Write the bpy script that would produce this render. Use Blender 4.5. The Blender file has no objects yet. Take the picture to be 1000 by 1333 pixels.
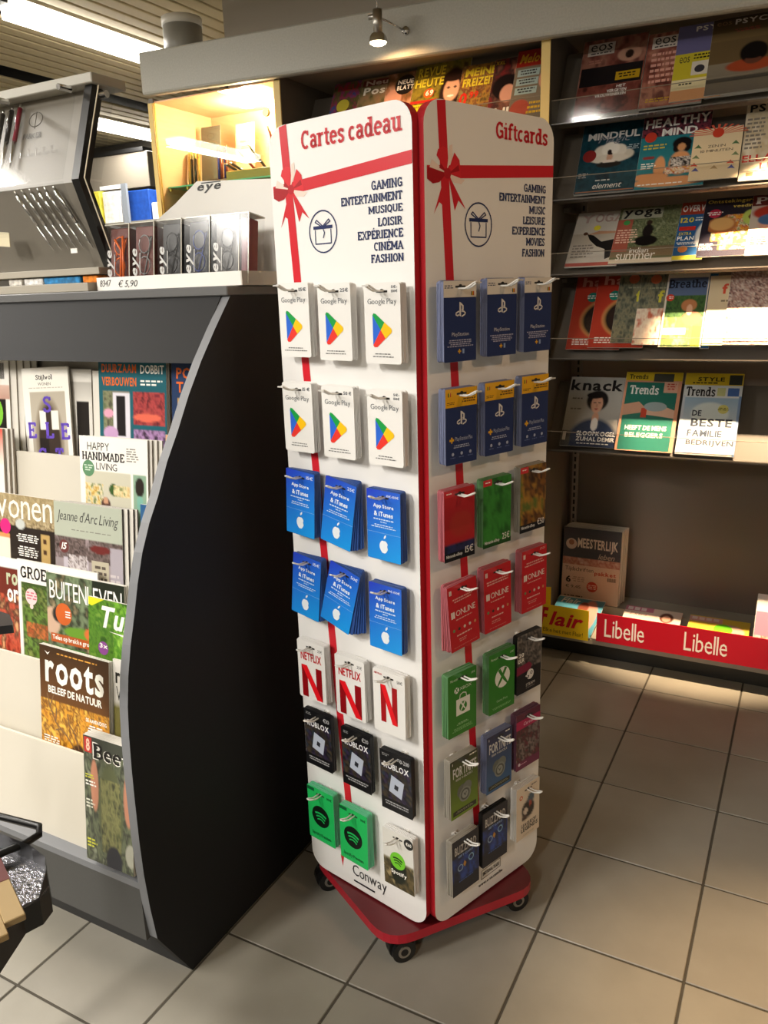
import bpy, math, random
import numpy as np
from mathutils import Matrix, Vector
random.seed(4); RNG = np.random.default_rng(7)
S = bpy.context.scene; COL = S.collection; PI = math.pi
def sr(c):
    if isinstance(c, str): c = [int(c[i:i+2], 16) for i in (0, 2, 4)]
    return tuple(((v/255+.055)/1.055)**2.4 if v/255 > .04045 else v/255/12.92 for v in c)
# ---------------------------------------------------------------- camera
cd = bpy.data.cameras.new('camera'); cam = bpy.data.objects.new('camera', cd); COL.objects.link(cam); S.camera = cam
cd.sensor_fit = 'VERTICAL'; cd.sensor_height = 36; cd.lens = 36*1036.3/1333; cd.clip_start = .02
R_, U_, F_ = (.883, .468, -.029), (-.098, .245, .964), (-.459, .849, -.263)
m = Matrix(((R_[0], U_[0], -F_[0]), (R_[1], U_[1], -F_[1]), (R_[2], U_[2], -F_[2])))
cam.matrix_world = Matrix.Translation((0, 0, 1.478)) @ m.to_quaternion().to_matrix().to_4x4()
# ---------------------------------------------------------------- world, view
w = bpy.data.worlds.new('World'); S.world = w; w.use_nodes = True
w.node_tree.nodes['Background'].inputs[0].default_value = (*sr('FFE6C8'), 1); w.node_tree.nodes['Background'].inputs[1].default_value = .22
S.view_settings.view_transform = 'Standard'; S.view_settings.look = 'None'; S.view_settings.gamma = 1; S.view_settings.use_curve_mapping = False
S.view_settings.exposure = 0.0
def lamp(name, kind, loc, energy, col, target=None, **k):
    l = bpy.data.lights.new(name, kind); l.energy = energy; l.color = sr(col)
    for a, b in k.items(): setattr(l, a, b)
    o = bpy.data.objects.new(name, l); o.location = loc; COL.objects.link(o)
    if target: o.rotation_euler = (Vector(target)-Vector(loc)).to_track_quat('-Z', 'Y').to_euler()
    return o
# fluorescent rows under the slatted ceiling (x, y0, y1, power); the fittings are built below
TUBES = [(-3.38, 2.85, 4.15, 45), (-3.38, .3, 1.6, 80), (-3.38, -2.0, -.7, 80), (-4.92, 4.5, 5.8, 40), (-4.92, -.7, .4, 40),
         (-1.75, -1.9, -.6, 115), (-.2, -3.2, -1.9, 75)]
for x, y0, y1, p in TUBES:
    lamp('fluorescent_light', 'AREA', (x, (y0+y1)/2, 2.74), p, 'FFFAF2', shape='RECTANGLE', size=.18, size_y=y1-y0)
WARM = 'FFC98A'
# halogen spots: on the canopy arms and over the aisle
lamp('canopy_spot_light', 'SPOT', (-1.505, 2.80, 2.345), 10, WARM, (-1.45, 2.97, 2.0), spot_size=2.4, spot_blend=.5, shadow_soft_size=.02)
lamp('canopy_spot_light', 'SPOT', (-.06, 2.60, 2.45), 820, 'FFDEB4', (-.20, 3.10, 1.18), spot_size=.58, spot_blend=.5, shadow_soft_size=.02)
lamp('canopy_spot_light', 'SPOT', (.55, 1.9, 2.7), 320, 'FFD298', (.27, 1.36, 0), spot_size=.58, spot_blend=.9, shadow_soft_size=.04)
lamp('aisle_spot_light', 'SPOT', (1.5, .9, 2.7), 45, 'FFD0A0', (-.6, 1.6, 1.1), spot_size=1.1, spot_blend=1, shadow_soft_size=.08)
lamp('cabinet_bulb_light', 'POINT', (-2.38, 3.22, 2.26), 15, 'FFE4C0', shadow_soft_size=.03)
# ---------------------------------------------------------------- materials
MATS = {}
def mat(name, c, rough=.5, metal=0, noise=0, nscale=30, bump=0, emit=0, ecol=None, spec=.5, coat=0, stretch=None):
    if name in MATS: return MATS[name]
    m = bpy.data.materials.new(name); m.use_nodes = True; nt = m.node_tree; b = nt.nodes['Principled BSDF']
    c = sr(c); b.inputs['Base Color'].default_value = (*c, 1); b.inputs['Roughness'].default_value = rough
    b.inputs['Metallic'].default_value = metal; b.inputs['Specular IOR Level'].default_value = spec; b.inputs['Coat Weight'].default_value = coat
    if emit:
        b.inputs['Emission Color'].default_value = (*sr(ecol or 'FFFFFF'), 1); b.inputs['Emission Strength'].default_value = emit
    if noise or bump:
        tc = nt.nodes.new('ShaderNodeTexCoord'); n = nt.nodes.new('ShaderNodeTexNoise'); n.inputs['Scale'].default_value = nscale; n.inputs['Detail'].default_value = 5
        src = tc.outputs['Object']
        if stretch:
            mp = nt.nodes.new('ShaderNodeMapping'); mp.inputs['Scale'].default_value = stretch; nt.links.new(src, mp.inputs[0]); src = mp.outputs[0]
        nt.links.new(src, n.inputs['Vector'])
        if noise:
            r = nt.nodes.new('ShaderNodeValToRGB'); r.color_ramp.elements[0].position = .3; r.color_ramp.elements[1].position = .7
            r.color_ramp.elements[0].color = (*[v*(1-noise) for v in c], 1); r.color_ramp.elements[1].color = (*[min(1, v*(1+noise)) for v in c], 1)
            nt.links.new(n.outputs['Fac'], r.inputs[0]); nt.links.new(r.outputs[0], b.inputs['Base Color'])
        if bump:
            u = nt.nodes.new('ShaderNodeBump'); u.inputs['Strength'].default_value = bump; u.inputs['Distance'].default_value = .002
            nt.links.new(n.outputs['Fac'], u.inputs['Height']); nt.links.new(u.outputs[0], b.inputs['Normal'])
    MATS[name] = m; return m
def film(name, c='FFFFFF', gl=.12, rough=.03, tint=.96, k=.7):
    m = bpy.data.materials.new(name); m.use_nodes = True; nt = m.node_tree; nt.nodes.remove(nt.nodes['Principled BSDF'])
    t = nt.nodes.new('ShaderNodeBsdfTransparent'); t.inputs[0].default_value = (*[v*tint for v in sr(c)], 1)
    g = nt.nodes.new('ShaderNodeBsdfGlossy'); g.inputs['Roughness'].default_value = rough
    lw = nt.nodes.new('ShaderNodeLayerWeight'); lw.inputs[0].default_value = .5; mx = nt.nodes.new('ShaderNodeMixShader')
    pw = nt.nodes.new('ShaderNodeMath'); pw.operation = 'POWER'; pw.inputs[1].default_value = 4; ma = nt.nodes.new('ShaderNodeMath'); ma.operation = 'MULTIPLY_ADD'; ma.inputs[1].default_value = k; ma.inputs[2].default_value = gl
    nt.links.new(lw.outputs['Facing'], pw.inputs[0]); nt.links.new(pw.outputs[0], ma.inputs[0]); nt.links.new(ma.outputs[0], mx.inputs[0]); nt.links.new(t.outputs[0], mx.inputs[1]); nt.links.new(g.outputs[0], mx.inputs[2])
    nt.links.new(mx.outputs[0], nt.nodes['Material Output'].inputs[0]); MATS[name] = m; return m
FILM = film('clear_plastic', gl=.018, rough=.06, k=.4); FILM2 = film('clear_film', gl=.022, rough=.15, tint=.98, k=.5); GLASS = film('cabinet_glass', 'F2FFF6', gl=.06, rough=.01)
def printmat(name, rough, spec=.4):
    m = bpy.data.materials.new(name); m.use_nodes = True; nt = m.node_tree; b = nt.nodes['Principled BSDF']
    a = nt.nodes.new('ShaderNodeAttribute'); a.attribute_name = 'col'; nt.links.new(a.outputs['Color'], b.inputs['Base Color'])
    b.inputs['Roughness'].default_value = rough; b.inputs['Specular IOR Level'].default_value = spec; return m
PRINT = printmat('printed_gloss_paper', .3); PRINTM = printmat('printed_matt', .55, .3)
WHITE = mat('white_laminate', 'F1EEE6', .5); PANELW = mat('display_white_board', 'EDEBE8', .45); RED = mat('red_edge', 'A81A24', .4)
PAPER = mat('paper_block', 'D8D3C8', .8, noise=.12, nscale=400, stretch=(1, 40, 1)); BLACKP = mat('black_plastic', '121212', .35); DARK = mat('anthracite_laminate', '19191B', .65, noise=.05, nscale=300, spec=.25)
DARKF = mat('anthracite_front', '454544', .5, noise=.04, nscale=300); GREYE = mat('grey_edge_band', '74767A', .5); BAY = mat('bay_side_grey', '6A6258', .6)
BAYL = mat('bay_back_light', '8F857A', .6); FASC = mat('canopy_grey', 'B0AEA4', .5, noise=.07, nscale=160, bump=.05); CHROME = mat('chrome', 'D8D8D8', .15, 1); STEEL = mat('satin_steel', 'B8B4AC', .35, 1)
WIRE = mat('white_wire', 'DEDCD6', .35); YEDGE = mat('beech_edge', 'E8C878', .5); PEACH = mat('cabinet_peach', 'DDB492', .5); TAUPE = mat('taupe_board', 'A39C8E', .55)
RUBBER = mat('black_rubber', '0E0E0E', .6)
# ---------------------------------------------------------------- mesh helpers
class MB:
    def __init__(s): s.v = []; s.f = []; s.mi = []; s.m = []
    def _m(s, m):
        if m not in s.m: s.m.append(m)
        return s.m.index(m)
    def add(s, v, f, m):
        n = len(s.v); s.v += [tuple(p) for p in v]; s.f += [tuple(i+n for i in q) for q in f]; k = s._m(m); s.mi += [k]*len(f); return s
    def box(s, x0, y0, z0, x1, y1, z1, m, bev=0):
        if not bev:
            v = [(x, y, z) for x in (x0, x1) for y in (y0, y1) for z in (z0, z1)]
            return s.add(v, [(0, 1, 3, 2), (4, 6, 7, 5), (0, 4, 5, 1), (2, 3, 7, 6), (0, 2, 6, 4), (1, 5, 7, 3)], m)
        b = bev; V = []
        for x, sx in ((x0, 1), (x1, -1)):
            for y, sy in ((y0, 1), (y1, -1)):
                for z, sz in ((z0, 1), (z1, -1)):
                    V += [(x, y+sy*b, z+sz*b), (x+sx*b, y, z+sz*b), (x+sx*b, y+sy*b, z)]
        import bmesh
        bm = bmesh.new(); [bm.verts.new(p) for p in V]; bmesh.ops.convex_hull(bm, input=bm.verts); bmesh.ops.dissolve_limit(bm, angle_limit=.01, verts=bm.verts, edges=bm.edges)
        bm.verts.index_update(); s.add([p.co for p in bm.verts], [[q.index for q in f.verts] for f in bm.faces], m); bm.free(); return s
    def prism(s, pts, ax, a, b, m, mside=None):    # pts 2D polygon extruded along axis ax from a to b
        n = len(pts)
        def P(p, t): q = list(p); q.insert(ax, t); return q
        base = len(s.v); s.v += [tuple(P(p, a)) for p in pts]+[tuple(P(p, b)) for p in pts]
        k = s._m(m); k2 = s._m(mside or m)
        s.f += [tuple(base+i for i in range(n))[::-1], tuple(base+n+i for i in range(n))]; s.mi += [k, k]
        s.f += [(base+i, base+(i+1) % n, base+n+(i+1) % n, base+n+i) for i in range(n)]; s.mi += [k2]*n; return s
    def tube(s, pts, r, m, n=8, r2=None):
        pts = [Vector(p) for p in pts]; V = []; F = []
        for i, p in enumerate(pts):
            d = (pts[min(i+1, len(pts)-1)]-pts[max(i-1, 0)]).normalized(); a = Vector((0, 0, 1)) if abs(d.z) < .9 else Vector((1, 0, 0))
            u = d.cross(a).normalized(); w_ = d.cross(u); rr = r if r2 is None else r+(r2-r)*i/(len(pts)-1)
            V += [p+(u*math.cos(2*PI*k/n)+w_*math.sin(2*PI*k/n))*rr for k in range(n)]
            if i: F += [((i-1)*n+k, (i-1)*n+(k+1) % n, i*n+(k+1) % n, i*n+k) for k in range(n)]
        F += [tuple(range(n))[::-1], tuple(len(V)-n+k for k in range(n))]
        return s.add(V, F, m)
    def cyl(s, p, q, r, m, n=20, r2=None): return s.tube([p, q], r, m, n, r2)
    def obj(s, name, parent=None, loc=(0, 0, 0), rot=(0, 0, 0), smooth=False):
        me = bpy.data.meshes.new(name); me.from_pydata(s.v, [], s.f)
        for m in s.m: me.materials.append(m)
        me.polygons.foreach_set('material_index', s.mi); me.update()
        if smooth: me.shade_smooth()
        else: me.shade_flat()
        return link(name, me, parent, loc, rot)
def link(name, me, parent=None, loc=(0, 0, 0), rot=(0, 0, 0)):
    o = bpy.data.objects.new(name, me); COL.objects.link(o); o.location = loc; o.rotation_euler = rot
    if parent: o.parent = parent
    return o
def tag(o, label, cat=None, group=None, kind=None):
    if label: o['label'] = label
    if cat: o['category'] = cat
    if group: o['group'] = group
    if kind: o['kind'] = kind
    return o
def empty(name, loc, label, cat, group=None, rot=(0, 0, 0)):
    return tag(link(name, None, None, loc, rot), label, cat, group)
def struct(o): o['kind'] = 'structure'; return o
def rrect(x0, z0, x1, z1, r, n=5):
    P = []
    for cx, cz, a in ((x1-r, z0+r, -90), (x1-r, z1-r, 0), (x0+r, z1-r, 90), (x0+r, z0+r, 180)):
        P += [(cx+r*math.cos(math.radians(a+90*i/n)), cz+r*math.sin(math.radians(a+90*i/n))) for i in range(n+1)]
    return P
# ---------------------------------------------------------------- glyphs
CH = "ABCDEFGHIJKLMNOPQRSTUVWXYZabcdefghijklmnopqrstuvwxyz0123456789&€,.-'%:!+/éÉ"
GL = {}
def load_glyphs():
    tmp = []
    for st, off, res in (('r', 0, 2), ('b', .028, 2)):
        for c in CH:
            cu = bpy.data.curves.new('glyph', 'FONT'); cu.body = c; cu.size = 1; cu.offset = off; cu.resolution_u = res
            o = bpy.data.objects.new('glyph', cu); COL.objects.link(o); tmp.append((st, c, o, cu))
    bpy.context.view_layer.update(); dg = bpy.context.evaluated_depsgraph_get()
    for st, c, o, cu in tmp:
        e = o.evaluated_get(dg); me = e.to_mesh(); n = len(me.vertices); v = np.zeros(n*3); me.vertices.foreach_get('co', v)
        v = v.reshape(-1, 3)[:, :2]/.73
        x0 = v[:, 0].min(); wd = v[:, 0].max()-x0; v = v-[x0, 0]
        GL[st+c] = (wd+.09, [(float(a), float(b)) for a, b in v], [tuple(p.vertices) for p in me.polygons]); e.to_mesh_clear()
    for st, c, o, cu in tmp: bpy.data.objects.remove(o); bpy.data.curves.remove(cu)
load_glyphs()
def arc(cx, cy, rx, ry, a0, a1, n=9): return [(cx+rx*math.cos(math.radians(a0+(a1-a0)*i/n)), cy+ry*math.sin(math.radians(a0+(a1-a0)*i/n))) for i in range(n+1)]
st_ = [(.16, 0), (.16, 1)]; Sp = [(.54, .74), (.5, .9), (.36, .95), (.2, .92), (.12, .78), (.18, .62), (.42, .46), (.52, .3), (.5, .14), (.36, .05), (.2, .06), (.1, .24)]
bP = [(.04, .95), (.36, .95)]+arc(.36, .72, .2, .23, 90, -90, 6)+[(.16, .49)]
SG = {'A': (.8, [[(.1, 0), (.4, .97), (.7, 0)], [(.2, .33), (.6, .33)]], [(.1, 0), (.7, 0)]),
 'C': (.68, [arc(.36, .5, .26, .45, 50, 310), [(.56, .98), (.56, .72)]], []),
 'D': (.74, [st_, [(.04, .95), (.32, .95)]+arc(.32, .5, .28, .45, 90, -90)+[(.04, .05)]], []),
 'E': (.68, [st_, [(.04, .95), (.58, .95), (.58, .76)], [(.04, .05), (.6, .05), (.6, .26)], [(.16, .52), (.42, .52)], [(.42, .64), (.42, .4)]], []),
 'F': (.62, [st_, [(.04, .95), (.56, .95), (.56, .76)], [(.16, .52), (.42, .52)], [(.42, .64), (.42, .4)]], [(.16, 0)]),
 'G': (.74, [arc(.36, .5, .26, .45, 50, 315), [(.56, .98), (.56, .72)], [(.38, .45), (.6, .45), (.6, .05)]], []),
 'H': (.82, [st_, [(.64, 0), (.64, 1)], [(.16, .52), (.64, .52)]], [(.16, 0), (.64, 0), (.16, 1), (.64, 1)]),
 'I': (.36, [[(.17, 0), (.17, 1)]], [(.17, 0), (.17, 1)]),
 'L': (.62, [st_, [(.04, .05), (.56, .05), (.56, .28)]], [(.16, 1)]),
 'M': (.98, [[(.14, 0), (.14, 1)], [(.82, 0), (.82, 1)], [(.14, 1), (.48, .25), (.82, 1)]], [(.14, 0), (.82, 0), (.08, 1), (.88, 1)]),
 'N': (.84, [[(.16, 0), (.16, 1)], [(.66, 0), (.66, 1)], [(.16, 1), (.66, 0)]], [(.16, 0), (.1, 1), (.66, 1)]),
 'O': (.74, [arc(.36, .5, .27, .45, 0, 360, 16)], []), 'P': (.66, [st_, bP], [(.16, 0)]),
 'Q': (.74, [arc(.36, .5, .27, .45, 0, 360, 16), [(.36, .2), (.6, -.12)]], []),
 'R': (.76, [st_, bP, [(.36, .48), (.64, .03)]], [(.16, 0), (.66, 0)]), 'S': (.64, [Sp, [(.54, .98), (.54, .74)], [(.1, .02), (.1, .26)]], []),
 'T': (.7, [[(.35, 0), (.35, 1)], [(.07, .76), (.07, .95), (.63, .95), (.63, .76)]], [(.35, 0)]),
 'U': (.8, [[(.16, 1), (.16, .32)]+arc(.4, .32, .24, .27, 180, 360, 6)+[(.64, 1)]], [(.16, 1), (.64, 1)]),
 'V': (.78, [[(.1, 1), (.39, .03), (.68, 1)]], [(.1, 1), (.68, 1)]),
 'W': (1.1, [[(.1, 1), (.3, .03), (.54, .9), (.78, .03), (.98, 1)]], [(.1, 1), (.98, 1)]),
 'X': (.78, [[(.12, 0), (.66, 1)], [(.12, 1), (.66, 0)]], [(.12, 0), (.66, 0), (.12, 1), (.66, 1)]),
 'B': (.7, [st_, bP, [(.16, .49), (.38, .49)]+arc(.38, .27, .22, .22, 90, -90, 6)+[(.04, .05)]], []),
 'a': (.62, [[(.12, .55), (.18, .66), (.34, .68), (.45, .56), (.45, .1), (.57, .04)], arc(.29, .22, .17, .18, 0, 360, 10)], []),
 'c': (.54, [arc(.3, .35, .2, .31, 50, 310)], []), 'd': (.66, [arc(.28, .35, .19, .31, 0, 360, 12), [(.47, 0), (.47, 1)]], [(.4, 1), (.54, 0)]),
 'e': (.58, [arc(.3, .35, .21, .31, 0, 315)+[], [(.09, .38), (.5, .38)]], []),
 'f': (.46, [[(.46, .9), (.36, .98), (.24, .92), (.2, .78), (.2, 0)], [(.04, .66), (.42, .66)]], [(.2, 0)]),
 'i': (.32, [[(.16, 0), (.16, .7)], [(.1, .95), (.2, .95)]], [(.16, 0), (.1, .68)]),
 'r': (.5, [[(.16, 0), (.16, .7)], [(.16, .48), (.28, .64), (.46, .66)]], [(.16, 0), (.1, .68)]),
 's': (.5, [[(x*.8+.02, y*.7) for x, y in Sp]], []), 't': (.42, [[(.2, .92), (.2, .16), (.28, .05), (.42, .07)], [(.04, .66), (.42, .66)]], []),
 'u': (.68, [[(.16, .68), (.16, .2), (.24, .06), (.36, .05), (.5, .18)], [(.5, 0), (.5, .7)]], [(.1, .68), (.46, .68), (.56, 0)]),
 'n': (.68, [[(.16, 0), (.16, .7)], [(.16, .48), (.3, .64), (.42, .64), (.5, .5), (.5, 0)]], [(.16, 0), (.1, .68), (.5, 0)]),
 'o': (.62, [arc(.3, .35, .21, .31, 0, 360, 12)], []), 'l': (.34, [[(.17, 0), (.17, 1)]], [(.17, 0), (.1, 1)]),
 'h': (.68, [[(.16, 0), (.16, 1)], [(.16, .48), (.3, .64), (.42, .64), (.5, .5), (.5, 0)]], [(.16, 0), (.1, 1), (.5, 0)])}
SG['É'] = (SG['E'][0], SG['E'][1]+[[(.28, 1.14), (.46, 1.32)]], [])
def stroke2(pts, t):
    V = []; F = []
    for i in range(len(pts)-1):
        (x0, y0), (x1, y1) = pts[i], pts[i+1]; L = math.hypot(x1-x0, y1-y0) or 1e-6; dx, dy = (x1-x0)/L*t/2, (y1-y0)/L*t/2
        a0 = .35 if i else 0; a1 = .35 if i < len(pts)-2 else 0
        x0 -= dx*a0; y0 -= dy*a0; x1 += dx*a1; y1 += dy*a1; n = len(V)
        V += [(x0-dy, y0+dx), (x0+dy, y0-dx), (x1+dy, y1-dx), (x1-dy, y1+dx)]; F.append((n, n+1, n+2, n+3))
    return V, F
for c, (wd, strokes, serifs) in SG.items():
    V = []; F = []
    for s_ in strokes+[[(x-.14, min(max(y, .05), .95)), (x+.14, min(max(y, .05), .95))] for x, y in serifs]:
        vert = len(s_) == 2 and abs(s_[0][0]-s_[1][0]) < .02
        v, f = stroke2(s_, .20 if vert and abs(s_[0][1]-s_[1][1]) > .5 else (.12 if len(s_) == 2 else .16)); n = len(V); V += v; F += [tuple(i+n for i in q) for q in f]
    GL['s'+c] = (wd, V, F)
def layout(s, st):
    x = 0; V = []; F = []; base = 's' if st == 's' else ('r' if st in 'rc' else 'b')
    for c in s:
        if c == ' ': x += .3; continue
        g = GL.get(base+c) or GL.get('b'+c)
        if not g: continue
        n = len(V); sh = .28 if st in 'ic' else 0
        V += [(x+a+b*sh, b) for a, b in g[1]]; F += [tuple(i+n for i in q) for q in g[2]]; x += g[0]
    return V, F
# ---------------------------------------------------------------- painted covers
def vnoise(ny, nx, sc, seed):
    r = np.random.default_rng(seed); g = max(2, int(sc*1.7)); out = 0; amp = 1; tot = 0
    for o in range(3):
        G = r.random((g+2, g+2)); y = np.linspace(0, g, ny, endpoint=False); x = np.linspace(0, g, nx, endpoint=False)
        yi = y.astype(int); xi = x.astype(int); fy = (y-yi)[:, None]; fx = (x-xi)[None]; fy = fy*fy*(3-2*fy); fx = fx*fx*(3-2*fx)
        A = G[yi][:, xi]; B = G[yi][:, xi+1]; C = G[yi+1][:, xi]; D = G[yi+1][:, xi+1]
        out = out+amp*((A*(1-fx)+B*fx)*(1-fy)+(C*(1-fx)+D*fx)*fy); tot += amp; amp *= .6; g *= 2
    return np.clip((out/tot-.5)*1.9+.5, 0, 1)
class Pt:
    def __init__(s, bg, nx=60, ny=82):
        s.nx, s.ny = nx, ny; s.a = np.ones((ny, nx, 3))*np.array(sr(bg)); s.Y, s.X = np.meshgrid(np.linspace(0, 1, ny), np.linspace(0, 1, nx), indexing='ij')
    def _b(s, mk, c, al=1):
        mk = (mk*al)[..., None]; s.a = s.a*(1-mk)+np.array(c)*mk; return s
    def r(s, x0, y0, x1, y1, c, al=1): return s._b(((s.X >= x0) & (s.X <= x1) & (s.Y >= y0) & (s.Y <= y1)).astype(float), sr(c), al)
    def e(s, cx, cy, rx, ry, c, al=1, soft=.15):
        d = np.sqrt(((s.X-cx)/rx)**2+((s.Y-cy)/ry)**2); return s._b(np.clip((1-d)/soft, 0, 1), sr(c), al)
    def g(s, y0, y1, c0, c1):
        t = np.clip((s.Y-y0)/(y1-y0), 0, 1)[..., None]; mk = ((s.Y >= y0) & (s.Y <= y1)).astype(float); return s._b(mk, np.array(sr(c0))*(1-t)+np.array(sr(c1))*t)
    def n(s, x0, y0, x1, y1, cols, sc=8, seed=1, al=1):
        t = vnoise(s.ny, s.nx, sc, seed)*(len(cols)-1); C = np.array([sr(c) for c in cols]); i = np.clip(t.astype(int), 0, len(cols)-2); f = (t-i)[..., None]
        return s._b(((s.X >= x0) & (s.X <= x1) & (s.Y >= y0) & (s.Y <= y1)).astype(float), C[i]*(1-f)+C[i+1]*f, al)
    def person(s, cx, cy, r, hair, skin, body):
        s.e(cx, cy+r*2.9, r*2.1, r*1.9, body); s.e(cx, cy-.05*r, r*1.25, r*1.15, hair); s.e(cx, cy+r*.1, r*.78, r*.85, skin); s.e(cx, cy+r, r*.4, r*.5, skin)
        s.e(cx-.32*r, cy, r*.17, r*.09, '3A2218', .8); s.e(cx+.32*r, cy, r*.17, r*.09, '3A2218', .8); return s.e(cx, cy+.5*r, r*.3, r*.1, 'B0483C', .9)
class Pr:      # flat print on a sheet w x h; x right, y down (fractions); up=True -> metres, z up
    def __init__(s, w=1, h=1, up=False): s.w, s.h, s.up = w, h, up; s.v = []; s.f = []; s.c = []; s.L = 0; s.grid = None
    def _p(s, x, y): return (x*s.w, -.0005-.000018*s.L, y if s.up else s.h*(1-y))
    def _add(s, pts, faces, c):
        s.L += 1; n = len(s.v); s.v += [s._p(*p) for p in pts]; s.f += [tuple(i+n for i in q) for q in faces]; s.c += [sr(c)]*len(pts); return s
    def poly(s, pts, c): return s._add(pts, [tuple(range(len(pts)))], c)
    def rect(s, x0, y0, x1, y1, c): return s.poly([(x0, y1), (x1, y1), (x1, y0), (x0, y0)], c)
    def ell(s, cx, cy, rx, ry, c, n=20): return s.poly([(cx+rx*math.cos(2*PI*i/n), cy+ry*math.sin(2*PI*i/n)) for i in range(n)], c)
    def circ(s, cx, cy, r, c, n=22): return s.ell(cx, cy, r/s.w, r/(1 if s.up else s.h), c, n)
    def line(s, pts, t, c):    # thickness in metres
        hh = 1 if s.up else s.h; V, F = stroke2([(x*s.w, y*hh) for x, y in pts], t); return s._add([(x/s.w, y/hh) for x, y in V], F, c)
    def text(s, t, x0, y0, x1, y1, c, st='b', shear=0):
        V, F = layout(t, st)
        if not V: return s
        xs = [p[0] for p in V]; ys = [p[1] for p in V]; a, b = min(xs), max(xs); d, e = min(ys), max(ys)
        sx = (x1-x0)/(b-a or 1); 
        return s._add([(x0+(x-a)*sx, y1+(y-d)/(e-d or 1)*(y0-y1)+shear*(x-a)/(b-a or 1)) for x, y in V], F, c)
    def tx(s, x0, y0, x1, y1, rows, c, al='c'):   # small illegible copy
        h = (y1-y0)/rows
        for i in range(rows):
            L = (x1-x0)*random.uniform(.7, 1); a = x0+((x1-x0)-L)/2 if al == 'c' else (x0 if al == 'l' else x1-L); V = []; F = []; x = a
            while x < a+L-.01:
                q = min(random.uniform(.03, .09), a+L-x); n = len(V); V += [(x, y0+h*(i+.62)), (x+q, y0+h*(i+.62)), (x+q, y0+h*(i+.12)), (x, y0+h*(i+.12))]; F.append((n, n+1, n+2, n+3)); x += q+.018
            if F: s._add(V, F, c); s.L -= 1
        return s
    def bar(s, x0, y0, x1, y1):
        n = 12
        for i in range(n): s.rect(x0+(x1-x0)*i/n, y0, x0+(x1-x0)*(i+.5+.3*(i % 3 == 0))/n, y1, '222222')
        return s
    def emit(s, name, parent, m=None, loc=(0, 0, 0)):
        if not s.v: return None
        me = bpy.data.meshes.new(name); me.from_pydata(s.v, [], s.f); me.materials.append(m or PRINT)
        a = me.color_attributes.new('col', 'FLOAT_COLOR', 'POINT'); a.data.foreach_set('color', np.array([(*c, 1) for c in s.c], dtype=np.float32).ravel())
        me.shade_flat(); return link(name, me, parent, loc)
def gridmesh(name, P, w, h, parent, m=None, y=-.0004, curl=0):
    nx, ny = P.nx, P.ny; xs = np.linspace(0, w, nx); zs = np.linspace(h, 0, ny); X, Z = np.meshgrid(xs, zs); Y = np.full_like(X, y)-curl*np.sin(np.pi*(Z/h))
    v = np.stack([X, Y, Z], -1).reshape(-1, 3); i = (np.arange(ny-1)[:, None]*nx+np.arange(nx-1)[None]).ravel(); f = np.stack([i, i+nx, i+nx+1, i+1], 1)
    me = bpy.data.meshes.new(name); me.from_pydata(v.tolist(), [], f.tolist()); me.materials.append(m or PRINT)
    a = me.color_attributes.new('col', 'FLOAT_COLOR', 'POINT'); a.data.foreach_set('color', np.concatenate([P.a.reshape(-1, 3), np.ones((nx*ny, 1))], 1).astype(np.float32).ravel())
    return link(name, me, parent)
# ================================================================ THE SETTING
# floor: grout slab with single tiles
T = .333; GX, GY = -.452, 2.875
fl = MB().box(-7.5, -4.5, -.05, 3, 8, -.0025, mat('grout', '474238', .9, noise=.1, nscale=60)).obj('floor'); struct(fl)
TILE = [mat('floor_tile_%d' % i, c, .42, noise=.07, nscale=7, bump=.12) for i, c in enumerate(('908B80', '8C877C', '938E82'))]
tms = [MB().box(-T/2+.003, -T/2+.003, -.01, T/2-.003, T/2-.003, 0, t, .0015).obj('tile_master').data for t in TILE]
for o in [o for o in COL.objects if o.name.startswith('tile_master')]: bpy.data.objects.remove(o)
n_ = 0
for i in range(-12, 7):
    for j in range(-3, 10):
        if n_ >= 290: break
        o = link('tile', tms[random.randrange(3)], fl, (GX+(i+.5)*T, GY-(j+.5)*T, random.uniform(-.0004, .0004))); o.rotation_euler.z = random.choice((0, PI)); n_ += 1
ce = struct(MB().box(-7.5, -4.5, 2.88, 3, 8, 2.95, mat('ceiling_void', '1E1A14', .9)).obj('ceiling'))
SL = mat('ceiling_slat', 'D6C59C', .5); me = MB().box(-.0405, -4.5, 0, .0405, 8, .015, SL, .003).obj('slat_master'); sme = me.data; bpy.data.objects.remove(me)
x = -7.4; k = 0
while x < 2.95:
    if not (-4.42 < x < -4.22 or -3.52 < x < -3.24 or -5.06 < x < -4.78): link('slat', sme, ce, (x, 0, 2.8))
    x += .1
WL = mat('wall_paint', 'B4AEA4', .8)
struct(MB().box(-7.5, 7.9, 0, 3, 8, 2.9, mat('wall_far', '6B6152', .8)).obj('wall_back')); struct(MB().box(-7.6, -4.5, 0, -7.5, 8, 2.9, WL).obj('wall_left'))
struct(MB().box(3, -4.5, 0, 3.1, 8, 2.9, WL).obj('wall_right')); struct(MB().box(-7.5, -4.6, 0, 3, -4.5, 2.9, WL).obj('wall_front'))
struct(MB().box(-2.54, 3.3, 2.4, 3, 3.9, 2.879, mat('bulkhead', 'B8B0A4', .7)).obj('wall_bulkhead')); struct(MB().box(-2.2, 3.46, 0, 3, 3.5, 2.39, mat('bulkhead', '')).obj('wall_behind_shelving'))
TUBEM = mat('tube_glow', 'FFFFFF', .5, emit=9, ecol='FFF8EA')
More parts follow.
